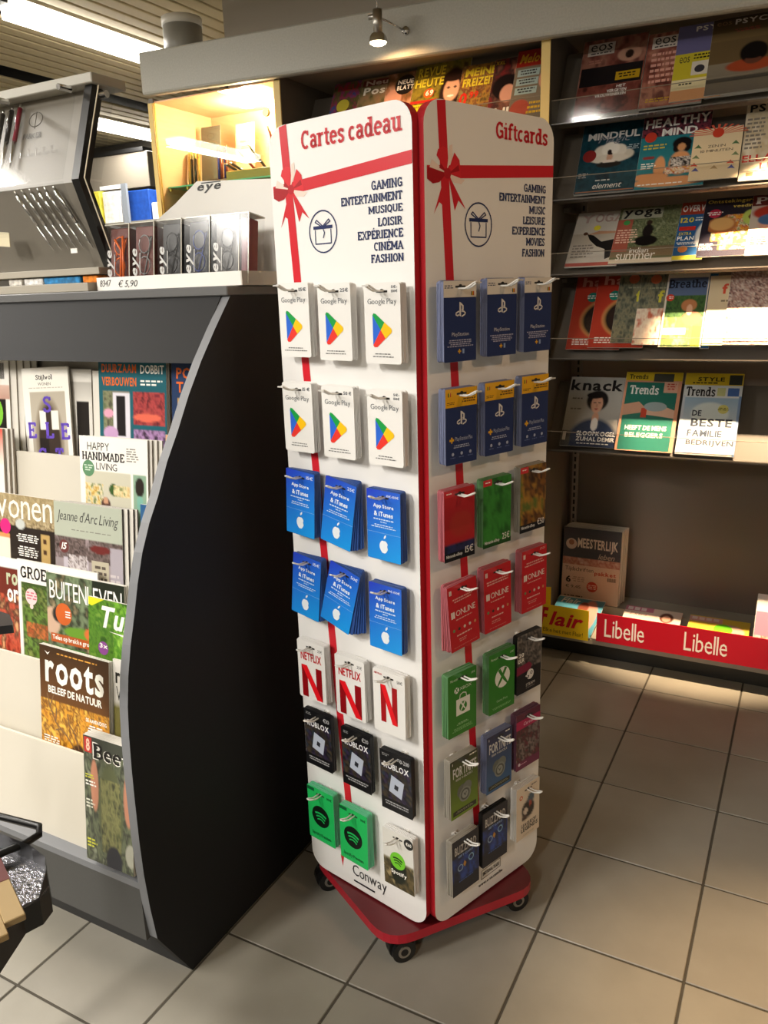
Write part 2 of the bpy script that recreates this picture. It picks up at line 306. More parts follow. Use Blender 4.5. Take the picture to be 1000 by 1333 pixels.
for i, (x, y0, y1, p) in enumerate(TUBES):
    t = empty('ceiling_light', (x, y0, 2.8), ['lit fluorescent fitting nearest the grey canopy, running over the pen stand', 'lit fluorescent fitting above the left end of the counter, out of frame', 'fluorescent fitting behind the camera to the left', 'lit fluorescent fitting far back at the left, beyond the glass pen stand',
        'fluorescent fitting reflected in the pen cabinet door', 'fluorescent fitting right behind the camera', 'fluorescent fitting behind the camera to the right'][i], 'light', 'fluorescent ceiling fittings')
    hw = .10; MB().box(-hw, -.05, .0, hw, y1-y0+.05, .06, mat('light_housing', 'DAD4C4', .4)).obj('housing', t)
    MB().box(-hw+.015, 0, -.045, hw-.015, y1-y0, -.001, TUBEM, .003).obj('diffuser', t)
    MB().box(-.03, -.12, -.01, .03, -.05, .03, BLACKP).obj('end_bracket', t)
# ================================================================ WALL SHELVING (three bays) and canopy
u = empty('magazine_shelving', (-.9, 3.2, 0), 'long grey shelving unit along the back wall with lit cabinet, dark sides and beech edges', 'shelving')
ux = lambda mb, name, **k: mb.obj(name, u, (.9, -3.2, 0), **k)
for (x0, x1) in ((-2.765, -2.74), (-2.075, -2.045), (-.942, -.91), (1.02, 1.05)):
    s_ = ux(MB().box(x0, 3.003, 0, x1, 3.45, 2.36, BAY), 'side_panel'); MB().box(x0, 2.996, .02, x1, 3.003, 2.34, YEDGE).obj('beech_edge', s_)
ux(MB().box(-2.045, 3.42, .09, -.942, 3.45, 2.36, BAYL), 'back_panel'); ux(MB().box(-.91, 3.40, .80, 1.02, 3.45, 2.36, BAYL), 'back_panel')
ux(MB().box(-.91, 3.42, .09, 1.02, 3.45, .80, BAY), 'lower_back_panel')
ux(MB().box(-2.76, 3.08, 0, 1.05, 3.44, .088, mat('plinth_black', '26241F', .5)), 'plinth')
ux(MB().box(-.91, 3.0, .09, 1.02, 3.42, .108, TAUPE), 'base_shelf'); ux(MB().box(-.91, 3.275, .108, 1.02, 3.42, .15, TAUPE), 'base_shelf'); ux(MB().box(-2.045, 3.0, .09, -.942, 3.42, .11, TAUPE), 'base_shelf')
for x in (-.875, -2.01):
    q = MB(); q.box(x-.012, 3.385, .3, x+.012, 3.402, 2.3, BAYL)
    for k in range(60): q.box(x-.004, 3.383, .34+k*.032, x+.004, 3.3845, .36+k*.032, BLACKP)
    ux(q, 'slotted_upright')
ROWS = [(2.077, 27, .27), (1.823, 27, .25), (1.564, 43, .25), (1.258, 30, .28), (.905, 32, .27)]
SHELFM = mat('metal_shelf', '5E564C', .5)
def tray(x0, x1, z0, tilt, h, lip=True, Y0=3.05):
    t = math.radians(tilt); s_, c_ = math.sin(t), math.cos(t); q = MB(); o_ = .028
    P = lambda d, a: (Y0+a*s_+d*c_, z0+a*c_-d*s_)
    q.prism([P(o_, -.03), P(o_, h), P(o_+.004, h), P(o_+.004, -.03)], 0, x0, x1, SHELFM); q.prism([(3.02, z0-.034), (3.02, z0-.030), P(o_, -.026), P(o_, -.03)], 0, x0, x1, SHELFM)
    q.prism([(3.2, z0-.06), (3.2, z0-.045), (3.4, z0-.045), (3.4, z0-.06)], 0, x0, x0+.02, SHELFM); o = ux(q, 'shelf')
    if lip:
        MB().box(x0, 3.012, z0-.036, x1, 3.015, z0+.042, FILM).obj('clear_lip', o); MB().tube([(x0, 3.0125, z0+.043), (x1, 3.0125, z0+.043)], .0014, mat('lip_edge', '8A7F70', .3), 6).obj('lip_rim', o)
        MB().box(x0, 3.006, z0-.037, x1, 3.05, z0-.0345, FILM2).obj('clear_tray', o)
for z0, tl, h in ROWS: tray(-.905, 1.015, z0, tl, h)
tray(-2.04, -.945, 2.10, 27, .25, Y0=3.12)
# red and yellow strips along the base shelf
def strip(name, x0, x1, y, z0, z1, m, label, fn, rot=0):
    o = MB().box(0, 0, 0, x1-x0, .004, z1-z0, m).obj(name, None, (x0, y, z0), (0, 0, rot)); tag(o, label, 'sign'); p = Pr(x1-x0, z1-z0); fn(p); p.emit('lettering', o, None, (0, 0, 0)); return o
CR = mat('strip_red', 'C2172A', .25); CY = mat('strip_yellow', 'F5D21E', .3)
def lib(p):
    pass
ls = strip('shelf_strip', -.665, .955, 2.99, .112, .232, CR, 'long red shelf strip with repeated white lettering along the bottom shelf', lib)
for k in range(5): p = Pr(1.62, .12); p.text('Libelle', (.032+.30*k)/1.62, .17, (.185+.30*k)/1.62, .80, 'F6EEE6', 'r'); p.emit('lettering', ls)
def fla(p):
    p.text('F', .06, .08, .22, .68, 'D4152B', 'i'); p.text('lair', .23, .18, .9, .66, 'D4152B', 'i'); p.text('Elke het met Flair!', .12, .76, .9, .9, '7A5A10', 'r')
strip('shelf_strip', -.905, -.695, 2.982, .108, .238, CY, 'short yellow shelf strip with red script lettering beside the long red one', fla)
o = MB().box(0, 0, 0, .03, .003, .17, CY).obj('price_flag', None, (-.905, 3.06, .112), (0, 0, .3)); tag(o, 'small yellow card standing behind the yellow strip, beside the bundled magazines', 'sign')
# canopy
c = empty('canopy', (-.9, 3.1, 2.3), 'grey canopy board running over all three bays with rounded lower edge', 'canopy')
cx_ = lambda mb, n: mb.obj(n, c, (.9, -3.1, -2.3))
FB = lambda x: 2.362-.0295*(x+2.74)
q = MB(); V = []; Fc = []; xs = [-2.745, 1.05]
prof = [(2.95, 0, .012), (2.953, 0, .004), (2.962, 0, 0), (2.985, 0, 0), (2.985, 1, 0), (2.955, 1, 0), (2.95, 1, -.006)]
for x in xs:
    for y, t, dz in prof: V.append((x, y, (FB(x) if t == 0 else FB(x)+.172)+dz))
n = len(prof); q.add(V, [tuple(range(n))[::-1], tuple(range(n, 2*n))]+[(i, (i+1) % n, n+(i+1) % n, n+i) for i in range(n)], FASC); cx_(q, 'fascia')
cx_(MB().add([(x, y, FB(x)+dz) for x in xs for y, dz in ((2.985, .155), (3.44, .155), (3.44, .17), (2.985, .17))], [(0, 1, 2, 3), (4, 7, 6, 5), (0, 4, 5, 1), (2, 6, 7, 3), (0, 3, 7, 4), (1, 5, 6, 2)], FASC), 'top_board')
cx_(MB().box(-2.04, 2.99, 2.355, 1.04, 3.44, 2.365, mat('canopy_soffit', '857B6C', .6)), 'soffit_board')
t = empty('canopy_column', (-2.70, 3.2, 2.5), 'short grey cylinder with pale cap on top of the canopy', 'column')
MB().cyl((0, 0, .02), (0, 0, .20), .088, mat('cylinder_grey', '9A9890', .4), 28).obj('cylinder', t, smooth=True); MB().cyl((0, 0, .185), (0, 0, .22), .091, WHITE, 28).obj('cap', t, smooth=True)
def spot(x, lab):
    t = empty('canopy_lamp', (x, 2.95, 2.41), lab, 'lamp', 'small spot lamps on the canopy front'); d = -.10
    MB().tube([(0, 0, -.002), (-.04, d+.02, .02), (-.065, d, .03)], .0035, CHROME).obj('arm', t, smooth=True); MB().cyl((0, .001, 0), (0, -.01, 0), .014, CHROME, 14).obj('wall_mount', t, smooth=True)
    MB().cyl((-.065, d, -.02), (-.065, d, .055), .017, STEEL, 20).obj('body', t, smooth=True); MB().tube([(-.10, d, .035), (-.06, d, .035)], .009, STEEL).obj('joint', t, smooth=True)
    MB().tube([(-.065, d, .05), (-.067, d, .12), (-.06, d, .26), (-.05, d+.05, .39)], .003, CHROME, 6).obj('cable', t, smooth=True)
    q = MB(); P = []
    for i in range(9): a = i/8*PI/2; P.append((.017+.017*math.sin(a), -.02-.032*(1-math.cos(a))))
    V = [(-.065+r*math.cos(2*PI*k/20), d+r*math.sin(2*PI*k/20), z) for r, z in P for k in range(20)]; q.add(V, [(i*20+k, i*20+(k+1) % 20, i*20+20+(k+1) % 20, i*20+20+k) for i in range(8) for k in range(20)], CHROME); q.obj('reflector', t, smooth=True)
    MB().cyl((-.065, d, -.05), (-.065, d, -.058), .03, mat('bulb_glow', 'FFF1D0', .5, emit=14, ecol='FFE9C0'), 20, .022).obj('bulb', t, smooth=True)
spot(-1.44, 'small chrome spot lamp on an arm at the front of the canopy')
spot(.06, 'second chrome spot lamp on the canopy, beyond the right edge of the frame')
# ---------------------------------------------------------------- magazines
N_ROW = {}
def mag(pos, w, h, tilt, P, draw, label, group, thick=.004, back=0, slant=0, gap=.0045, curl=0, cat='magazine', wrap=False, name='magazine', backlabel=None, dx=.0, edge=None, bdx=.0):
    t = math.radians(-tilt)
    def body(nm, loc, rot):
        q = MB().box(0, .0004, 0, w, thick, h, PAPER if not edge else edge); q.box(-.0004, 0, -.0004, w, .0004, h+.0004, mat('cover_stock', 'DDD8CE', .35)); return q.obj(nm, None, loc, rot)
    M = Matrix.Rotation(t, 4, 'X') @ Matrix.Rotation(math.radians(slant), 4, 'Y'); r = M.to_euler()
    o = body(name, pos, r); tag(o, label, cat, group); 
    if P is not None: gridmesh('cover', P, w, h, o, curl=curl)
    if draw: p = Pr(w, h); draw(p); p.emit('cover_lettering', o)
    if wrap:
        q = MB().box(-.004, -.003, -.006, w+.004, -.0028, h+.012, FILM2); q.obj('plastic_wrap', o)
    for k in range(back):
        d = (M @ Vector((bdx*(k+1)+random.uniform(-.002, .002), (thick+gap-.0025)*(k+1), dx*(k+1))))
        b = link(name, o.data, None, (pos[0]+d.x, pos[1]+d.y, pos[2]+d.z), r); tag(b, backlabel or 'plain edge behind the '+' '.join(label.split()[:11]).rstrip(','), cat, 'copies behind the '+' '.join(label.split()[:8]))
    return o
W_, K_ = 'F4F0E8', '1C1A1A'
def rowmag(z0, tl, x, a, w, h, layer, P, draw, label, group, Y0=3.05, **k):
    t = math.radians(tl); s_, c_ = math.sin(t), math.cos(t); d = .0055*layer
    return mag((x, Y0+a*s_-d*c_, z0+a*c_+d*s_), w, h, tl, P, draw, label, group, **k)
G1 = 'science and psychology magazines on the top right shelf'
def eos(p, full=True):
    p.rect(.08, .05, .5, .21, 'D9CFC4').text('eos', .12, .065, .46, .155, K_, 'r').tx(.12, .17, .46, .2, 1, K_)
    if full: p.rect(.02, .37, .98, .62, '1E1A1C').rect(.58, .47, .95, .58, 'C9A21E').text('HET', .62, .64, .76, .675, W_).text('VERGETEN', .48, .69, .78, .73, W_).text('VROUWENBREIN', .3, .74, .78, .78, W_).tx(.12, .27, .4, .33, 2, 'C98A78', 'l').tx(.6, .49, .93, .56, 2, K_)
    else: p.tx(.1, .26, .6, .7, 6, 'D8A090', 'l').text('VRO', .5, .74, .95, .8, W_).tx(.1, .88, .5, .94, 2, 'C9A21E', 'l')
eP = lambda s: Pt('7A4238').n(0, 0, 1, 1, ['5A2C26', '8E5245', 'B07A66', '6A3A34'], 4, s)
rowmag(2.077, 27, -.838, -.015, .222, .30, 0, eP(3).e(.75, .25, .2, .1, 'C89880').e(.75, .25, .07, .06, '2A1A16').n(0, .62, 1, 1, ['6A332C', '8A4A3E', '4A221E'], 5, 5), eos, 'science magazine in clear wrap with a black band across a brown face, top right shelf', G1, wrap=True, back=3)
rowmag(2.077, 27, -.612, -.02, .2, .285, 1, eP(8), lambda p: eos(p, False), 'brown science magazine half covered by the lilac and yellow cover, top right shelf', G1, back=1)
def psw(p): p.rect(0, 0, 1, .38, '6E6A94').rect(0, .38, 1, .72, 'CDBE34').rect(0, .72, 1, .86, 'E8DCB0').rect(0, .86, 1, 1, 'D49A6A').text('PSYC', .35, .03, .95, .1, W_, 'b').text('eos', .1, .42, .3, .5, '3A3A30', 'r').rect(.36, .5, .72, .68, 'DDD6C8').ell(.52, .6, .1, .05, '3C3A40').tx(.38, .4, .9, .48, 2, K_, 'l').tx(.1, .77, .45, .81, 1, '444033')
rowmag(2.077, 27, -.513, -.014, .16, .285, 2, None, psw, 'magazine with lilac top and yellow middle band on the top right shelf', G1)
def psy(p): p.text('PSYCHE', .3, .03, .92, .1, 'D8D0C6', 'b').tx(.28, .16, .7, .21, 2, '9A4A40').text('eos', .05, .04, .25, .09, '8A6A4A', 'r')
rowmag(2.077, 27, -.403, -.012, .225, .28, 3, Pt('6E5A3C').g(0, .3, '3A2C20', '7A6440').g(.6, 1, '8E8370', '6A6258').r(0, .8, 1, .85, '4A4640').e(.58, .66, .36, .09, 'A4482A').e(.6, .5, .2, .15, '171312').e(.6, .6, .12, .06, '6A4030').e(.6, .53, .17, .06, '171312'), psy, 'brown magazine with a dark-haired head bent down, top right shelf', G1, back=2)
G2 = 'mindfulness magazines on the second right shelf'
def mind(p): p.text('MINDFUL', .1, .13, .96, .235, 'DCD6D0', 'b').text('Magic', .28, .19, .82, .31, '8C8A90', 'c').circ(.17, .46, .024, '8E2A28').text('element', .3, .86, .78, .94, 'D8D4CE', 'c').tx(.3, .81, .6, .845, 1, 'C8C4BE').tx(.03, .7, .2, .78, 3, 'A8A4A0', 'l').tx(.75, .34, .97, .42, 3, 'A8B4B8', 'r').rect(.02, .97, .98, .985, '9A6A50')
rowmag(1.823, 27, -.826, -.018, .213, .275, 0, Pt('163440').n(0, 0, 1, 1, ['0E2430', '1C4652', '12303C'], 5, 2).e(.3, .47, .2, .09, 'CFC4B2').e(.72, .47, .2, .09, 'CFC4B2').e(.38, .41, .15, .1, 'E0D6C6').e(.64, .41, .15, .1, 'E0D6C6').e(.51, .38, .16, .11, 'EEE6D8').e(.51, .52, .33, .07, 'D8CDBC').e(.51, .6, .22, .05, '2A2420').e(.51, .5, .055, .07, 'C89A80').e(.51, .555, .13, .025, 'E0D0C4').e(.50, .425, .04, .04, '241A18').e(.53, .45, .03, .02, '241A18'), mind, 'dark teal magazine with a meditating woman in a white lotus, second right shelf', G2, back=1)
def heal(p): p.text('HEALTHY', .04, .06, .98, .18, W_, 'b', shear=-.02).text('MIND', .3, .2, .82, .3, W_, 'b').circ(.14, .3, .02, 'C9402E').tx(.05, .4, .4, .48, 2, 'D8C050', 'l').tx(.04, .93, .9, .96, 1, W_, 'l').tx(.05, .65, .3, .74, 3, W_, 'l')
rowmag(1.823, 27, -.612, -.024, .225, .285, 1, Pt('2C7C86').n(0, 0, 1, .3, ['1A1A1E', '2C2A30', '8A3A4A', '1A1A1E'], 14, 4).e(.33, .72, .09, .16, 'D99A68').e(.2, .84, .3, .05, 'D99A68').e(.92, .72, .09, .16, 'D99A68').e(.62, .68, .17, .17, 'D99A68').e(.62, .42, .15, .09, '1B1516').e(.55, .48, .06, .06, '1B1516').e(.7, .48, .06, .06, '1B1516').e(.62, .47, .065, .055, 'D99A68').n(.48, .6, .77, .72, ['1B1516', '2A2426', 'E8E0D8', '1B1516'], 24, 6).n(.42, .72, .8, .82, ['E8C040', 'C84A3A', 'F0E8D8', 'D8A030'], 22, 9).e(.5, .92, .6, .07, 'D99A68').e(.15, .58, .1, .025, '8A3A3A').n(.85, .3, 1, .42, ['2C7C86', 'E8C040', 'C84A3A'], 18, 3), heal, 'teal magazine with an illustrated black-haired woman among flowers, second right shelf', G2)
def zen(p):
    for i in range(13):
        a = PI*(i+.5)/13; p.poly([(.5, .13), (.5+.6*math.cos(a-.05), .0+.0+.13-.2*math.sin(a-.05)), (.5+.6*math.cos(a+.05), .13-.2*math.sin(a+.05))], 'D8624A')
    p.circ(.5, .1, .018, 'D2452E').text('ZEN IN', .32, .33, .68, .38, '6A5A50', 'r').text('10 MINUTEN', .18, .42, .84, .47, '6A5A50', 'r')
    for x, y, c in ((.12, .35, '5A7A50'), (.88, .33, '5A7A50'), (.12, .8, '5A60A0'), (.85, .8, '5A60A0'), (.5, .78, 'B89A70'), (.1, .55, '7A8A60'), (.9, .55, '7A8A60'), (.08, .7, 'D2452E'), (.82, .7, 'D2452E')): p.poly([(x-.08, y+.02), (x, y-.05), (x+.08, y+.03), (x, y+.015)], c)
rowmag(1.823, 27, -.434, -.018, .153, .19, 4, Pt('E9D3AC', 8, 8), zen, 'small cream booklet with a red sun before the teal cover, second right shelf', G2)
def psl(p): p.text('PSYCHO', .05, .03, .95, .13, K_, 'b').text('ELLA', .02, .68, .45, .77, 'D03A30').text('LEY', .28, .79, .62, .87, 'D03A30').tx(.03, .2, .35, .62, 8, '8A8074', 'l').text('#1', .1, .9, .2, .95, '6A5A30')
rowmag(1.823, 27, -.278, -.03, .21, .285, 3, Pt('D9CCB4').n(0, 0, 1, 1, ['DCD0BA', 'CBB894', 'E6DCC8'], 4, 9).e(.7, .5, .28, .3, 'D8A078'), psl, 'cream magazine with large red letters at the right end of the second right shelf', G2)
G3 = 'yoga and food magazines on the third right shelf'
def yg(p): p.poly([(.28, .40), (.42, .44), (.6, .56), (.86, .52), (.93, .58), (.86, .84), (.74, .88), (.7, .7), (.52, .64), (.36, .52)][::-1], '221F1E').ell(.25, .40, .045, .03, '5A3A2A').poly([(.3, .42), (.5, .36), (.88, .38), (.88, .41), (.5, .42)][::-1], 'C09070').text('YOGA', .1, .04, 1.05*.9, .2, 'B89A90', 's').circ(.45, .3, .013, 'E8D840').tx(.06, .6, .5, .85, 5, '8A8078', 'l').rect(0, .93, 1, .99, 'B45A50')
rowmag(1.564, 43, -.853, -.01, .19, .275, 0, Pt('C9C0B2').g(.4, 1, 'B5A896', 'D8D0C4'), yg, 'pale magazine with a figure in black stretching, left end of the third right shelf', G3)
def yo(p): p.text('yoga', .07, .05, .68, .2, K_, 'b').text('indian', .3, .74, .6, .83, W_, 'r').text('summer', .1, .84, .72, .95, W_, 'r').rect(0, .22, .25, .8, 'A85A48').tx(.03, .4, .4, .66, 6, 'E8C0A8', 'l').circ(.15, .28, .012, '4A9A50')
rowmag(1.564, 43, -.693, -.006, .22, .275, 1, Pt('6C7050').n(0, 0, 1, .8, ['3E4630', '7E8460', '565C3C', '8E9270'], 12, 4).r(.05, .03, .7, .22, 'C8C4B0', .6).e(.52, .3, .05, .05, '3A2A22').e(.52, .45, .09, .13, '221C1A').e(.52, .62, .2, .1, '1A1614').g(.72, .9, '6A5A44', '8A7658').g(.93, 1, 'D8CCB8', 'E6D8C0'), yo, 'green magazine with a seated dark figure in leaves, third right shelf', G3)
def ov(p): p.rect(0, 0, 1, .22, 'A8402C').text('OVERWI', .05, .05, .95, .17, W_, 'b').text('120', .05, .27, .5, .36, 'D8C040').tx(.5, .27, .95, .35, 2, W_).rect(.05, .43, .6, .5, 'C83028').text('EXTRA', .08, .53, .5, .58, 'D8C040').text('PLAN', .05, .6, .6, .67, W_).tx(.05, .7, .8, .75, 2, W_).circ(.3, .82, .016, 'C87A40').rect(0, .93, 1, 1, 'D8C840')
rowmag(1.564, 43, -.474, -.008, .1, .275, 2, Pt('2C5C8C').e(1.1, .6, .5, .3, 'E8E4DC'), ov, 'narrow blue magazine with a rust top band, third right shelf', G3)
def ons(p): p.text('Ontstekingsrem', .04, .03, .98, .11, 'E0C860', 'b').text('voeding', .5, .13, .9, .2, 'E0C860', 'b').circ(.2, .27, .021, 'C22A48').tx(.06, .24, .34, .31, 2, W_).tx(.02, .78, .3, .9, 5, W_, 'l')
rowmag(1.564, 43, -.394, -.004, .185, .275, 3, Pt('2A2630').n(.2, .3, 1, .9, ['D8862E', 'E8B040', 'B8402E', 'E8D8B0', '6A8A3A'], 12, 3).e(.35, .48, .28, .16, 'B06A3A').e(.35, .46, .23, .12, 'D8A868').e(.85, .36, .17, .14, 'B8C860').e(.85, .36, .06, .05, '6A3A20').r(0, .75, .35, 1, '2A2630').r(0, .2, .12, .8, '2A2630').e(.25, .27, .2, .09, '2A2630'), ons, 'dark magazine with bowls of food and an avocado half, third right shelf', G3)
rowmag(1.564, 43, -.24, -.012, .21, .275, 4, Pt('C8B8A8').r(0, 0, 1, .18, '6A2A24').e(.4, .3, .4, .14, 'B03A2A').e(.5, .5, .4, .14, 'D8A088').e(.3, .42, .2, .1, '4A6A90'), lambda p: p.text('PLUS', .05, .03, .8, .15, W_, 's').tx(.05, .7, .6, .85, 4, K_, 'l'), 'magazine with dark red top band at the right end of the third right shelf', G3)
G4 = 'lifestyle magazines on the fourth right shelf'
def hap(p): p.text('happ', .12, .03, 1.0, .19, 'E8A090', 'b').circ(.35, .3, .02, '1F7A6A').tx(.25, .27, .45, .33, 2, W_).tx(.1, .86, .6, .95, 3, W_, 'l')
hP = lambda s: Pt('B03826').e(.7, .6, .55, .3, 'D8A060').e(.7, .6, .51, .275, '1D1614').e(.7, .6, .44, .235, '2E201C')
rowmag(1.258, 30, -.841, 0, .2, .31, 0, hP(0), hap, 'red magazine with a dark disc, leftmost on the fourth right shelf, in dim wrap', G4, wrap=True)
rowmag(1.258, 30, -.756, .003, .2, .305, 2, hP(1), hap, 'red magazine with dark disc, second from left on the fourth right shelf', G4)
def flo(p): p.text('flow', .45, .25, 1.3, .42, 'C8C040', 'b').circ(.35, .09, .019, 'C86A4A').tx(.2, .2, .8, .24, 1, '9A9A80')
fP = lambda s: Pt('565A4E').n(0, 0, 1, 1, ['44483E', '6A6C5C', '8A8468', '50544A'], 8, s)
rowmag(1.258, 30, -.674, .02, .15, .285, 3, fP(2), flo, 'grey green magazine with yellow letters, left one of the pair on the fourth right shelf', G4)
rowmag(1.258, 30, -.594, .01, .15, .288, 4, fP(3).n(0, .5, 1, 1, ['D8B8A0', 'E8D8C0', 'C86A50'], 6, 5), flo, 'grey green magazine with yellow letters and pink lower half, fourth right shelf', G4)
def bre(p): p.text('Breathe', .05, .08, .96, .2, '1E2230', 's').circ(.12, .33, .014, 'C8402E').tx(.08, .31, .2, .35, 2, W_)
rowmag(1.258, 30, -.36, -.004, .03, .29, 4, Pt('2F6FA8', 4, 4), None, 'blue magazine spine just right of the painted garden cover, fourth right shelf', G4)
rowmag(1.258, 30, -.498, -.004, .142, .288, 6, Pt('D8CFC0').r(.04, .06, .98, 1, '5A6A88').n(.04, .3, .98, .62, ['2C4A2C', '4A6A38', '243C28'], 9, 3).n(.04, .6, .98, 1, ['7A9048', '5A7040', 'B8B878'], 6, 4).e(.6, .44, .2, .09, 'B87A50').e(.7, .62, .25, .1, 'C8604A').e(.62, .5, .08, .08, 'E0B090').r(.75, .72, .96, .98, 'C8C838').r(.04, .75, .6, .83, 'E0D8B8').r(.04, .3, .14, .33, '5A6A88'), bre, 'magazine with a painted garden figure under a blue sky, fourth right shelf', G4)
rowmag(1.258, 30, -.352, .0, .17, .268, 7, Pt('D8C4A0'), lambda p: p.text('flow', .25, .12, .95, .27, 'D0503A', 'b').tx(.2, .35, .6, .4, 1, '8A7A60'), 'beige magazine with coral letters, beside the speckled album on the fourth right shelf', G4)
rowmag(1.258, 30, -.285, .0, .28, .292, 8, Pt('A98B80', 60, 60).n(0, 0, 1, 1, ['6A4844', 'E0CFC0', '8A605A', 'C8A898', '5A3C3C'], 34, 7), None, 'large speckled pink and brown album at the right end of the fourth right shelf', G4)
G5 = 'news weeklies on the fifth right shelf'
def kn(p): p.text('knack', .02, .04, .97, .2, K_, 'b').text('SLOOPKOGEL', .27, .78, .97, .845, W_, 'b').text('ZUHAL DEMIR', .27, .86, .97, .92, W_, 'b').tx(.2, .945, .97, .97, 1, W_).rect(.02, .8, .08, .92, 'D8D0C8').tx(.05, .3, .3, .34, 1, '6A645C').tx(.05, .45, .3, .49, 1, '6A645C')
rowmag(.905, 32, -.85, -.018, .213, .295, 0, Pt('A9A6A0').g(0, 1, 'B5B2AA', '8C8780').e(.55, .97, .5, .4, '20304E').e(.56, .60, .07, .1, 'C89478').e(.56, .68, .07, .1, 'E0D8D0').e(.55, .34, .21, .16, '191313').e(.55, .39, .115, .135, 'D4A084').e(.505, .37, .028, .011, '2A1A16').e(.595, .37, .028, .011, '2A1A16').e(.55, .41, .016, .03, 'C08C70').e(.55, .46, .04, .012, 'A84A40').e(.5, .265, .17, .05, '191313').r(0, .78, .16, 1, '4A4642'), kn, 'weekly magazine with a dark-haired woman in a blue jacket, left on the fifth right shelf', G5, wrap=True)
def tr(p): p.rect(0, 0, 1, .11, 'D2B428').text('Trends', .06, .03, .4, .09, K_, 's').rect(.5, .02, .85, .12, '4A4A40').rect(.04, .13, .94, .99, '287060').text('Trends', .1, .17, .62, .29, W_, 's').rect(.7, .12, .94, .26, 'D8A890').tx(.74, .14, .92, .23, 3, 'B8402E').text('HEEFT DE MENS', .12, .68, .85, .74, 'E8E0D0', 'b').text('BELEGGERS', .14, .77, .8, .83, 'E8E0D0', 'b')
rowmag(.905, 32, -.637, -.025, .208, .325, 1, Pt('D89878', 6, 6), lambda p: (tr(p), p.poly([(.04, .42), (.3, .38), (.42, .45), (.35, .52), (.04, .56)], 'C89A80'), p.poly([(.94, .48), (.7, .42), (.45, .44), (.4, .54), (.7, .56), (.94, .58)], 'D8B098'), p.rect(.36, .46, .46, .58, 'C0402C'), p.ell(.6, .44, .2, .06, '9AA8A8')), 'weekly with yellow top strip, green cover and two hands, middle of the fifth right shelf', G5, wrap=True)
def st(p): p.rect(0, 0, 1, .15, 'D8B82A').text('STYLE', .22, .05, .68, .1, K_, 'b').tx(.12, .11, .6, .14, 1, K_).rect(.76, .02, .98, .14, '3A3A34').text('Trends', .04, .17, .55, .29, K_, 's').rect(.58, .18, .72, .28, 'C8C88A').rect(.76, .18, .95, .28, '4A6CA8').text('DE', .2, .46, .36, .53, '2A3444').text('BESTE', .2, .56, .9, .66, '2A3444').text('FAMILIE', .16, .7, .75, .78, '3A4658').text('BEDRIJVEN', .16, .82, .96, .9, '4A4E58').circ(.72, .44, .018, 'D8D078').tx(.62, .42, .82, .46, 2, '6A6430')
rowmag(.905, 32, -.418, -.028, .2, .325, 2, Pt('D8DAD8').g(.3, 1, '9AB4C8', 'E0DCD4').e(.5, .5, .35, .15, 'D8E0DC').r(0, .28, .05, 1, 'C8CCD4').r(.95, .28, 1, 1, '7A94B8'), st, 'weekly with yellow strip and big dark words on pale blue, fifth right shelf', G5, wrap=True)
# bundled magazines standing on the base shelf
def me_(p): p.circ(.14, .22, .024, 'D8C0B0').circ(.14, .2, .012, 'A8705A').text('MEESTERLIJK', .25, .13, .95, .3, 'E8DCCC', 'b', shear=.01).text('leben', .62, .32, .9, .39, 'C8B8A8', 'c').rect(0, .5, 1, 1, 'D2B8A4').text('Tijdschriften', .05, .53, .55, .6, '3A3430', 'r').text('pakket', .57, .56, .94, .63, 'B03028').text('6', .07, .66, .16, .75, K_).text('€ 9,45', .07, .78, .34, .83, K_, 'r').circ(.54, .78, .0235, 'C43A38').tx(.46, .75, .62, .82, 3, 'E8C0B0').bar(.8, .63, .95, .68).tx(.05, .92, .4, .95, 1, '5A4A40', 'l').tx(.18, .66, .42, .74, 3, 'A08A78')
mag((-.892, 3.285, .151), .247, .33, 4, Pt('4A4A50').n(0, .4, 1, .52, ['C8A090', 'A86A5A', 'D8C0B0'], 8, 3).n(0, .9, 1, 1, ['D2B8A4', '4A4244', 'D2B8A4'], 10, 3), me_, 'front bundle of wrapped magazines with a cream price sheet on the base shelf', 'wrapped bundles on the base shelf', thick=.012, back=4, wrap=True, gap=.006, bdx=.003, dx=.002, backlabel='wrapped bundle standing behind the front one on the base shelf')
# magazines lying flat behind the strips
def flat(x, w, P, draw, label, y=2.998, h=.27, z=.116): return mag((x, y, z), w, h, 77, P, draw, label, 'weeklies lying on the base shelf', thick=.006, back=0)
flat(-.890, .20, Pt('5AA0B8').e(.75, .5, .2, .5, 'D89888').e(.6, .25, .12, .16, '8A4A38').r(0, 0, 1, .02, W_), lambda p: p.text('Flair', .08, .04, .5, .18, 'F4F4F0', 'i'), 'blue and pink weekly lying behind the yellow strip on the base shelf')
flat(-.60, .225, Pt('E0CDBE').e(.75, .2, .13, .14, '6A3A2A').e(.75, .22, .08, .09, 'D8A088').r(0, 0, .5, .12, 'C87A90'), lambda p: [p.rect(.04+.12*i, .02, .13+.12*i, .1, 'E8D8D8') for i in range(3)]+[p.text('Extra', .1, .16, .4, .22, 'A87A6A', 'c')], 'pale pink weekly lying behind the red strip on the base shelf, beside the yellow one')
flat(-.345, .225, Pt('E0C84A').r(0, .02, .55, .14, 'D8A8A0').e(.7, .3, .25, .18, 'D8B0A0'), lambda p: [p.rect(.04+.12*i, .03, .13+.12*i, .1, 'E8D8D8') for i in range(4)]+[p.circ(.58, .27, .035, '7AE030')], 'yellow weekly with a green sticker lying behind the red strip on the base shelf')
mag((-.10, 3.03, .112), .2, .27, 35, Pt('E8E0D8').r(0, .25, 1, .6, 'D87A90').n(0, .6, 1, 1, ['D8C0B0', 'A8604A', 'E8D8D0'], 6, 4), None, 'pale weekly leaning at the right end of the base shelf', 'weeklies lying on the base shelf', back=1)
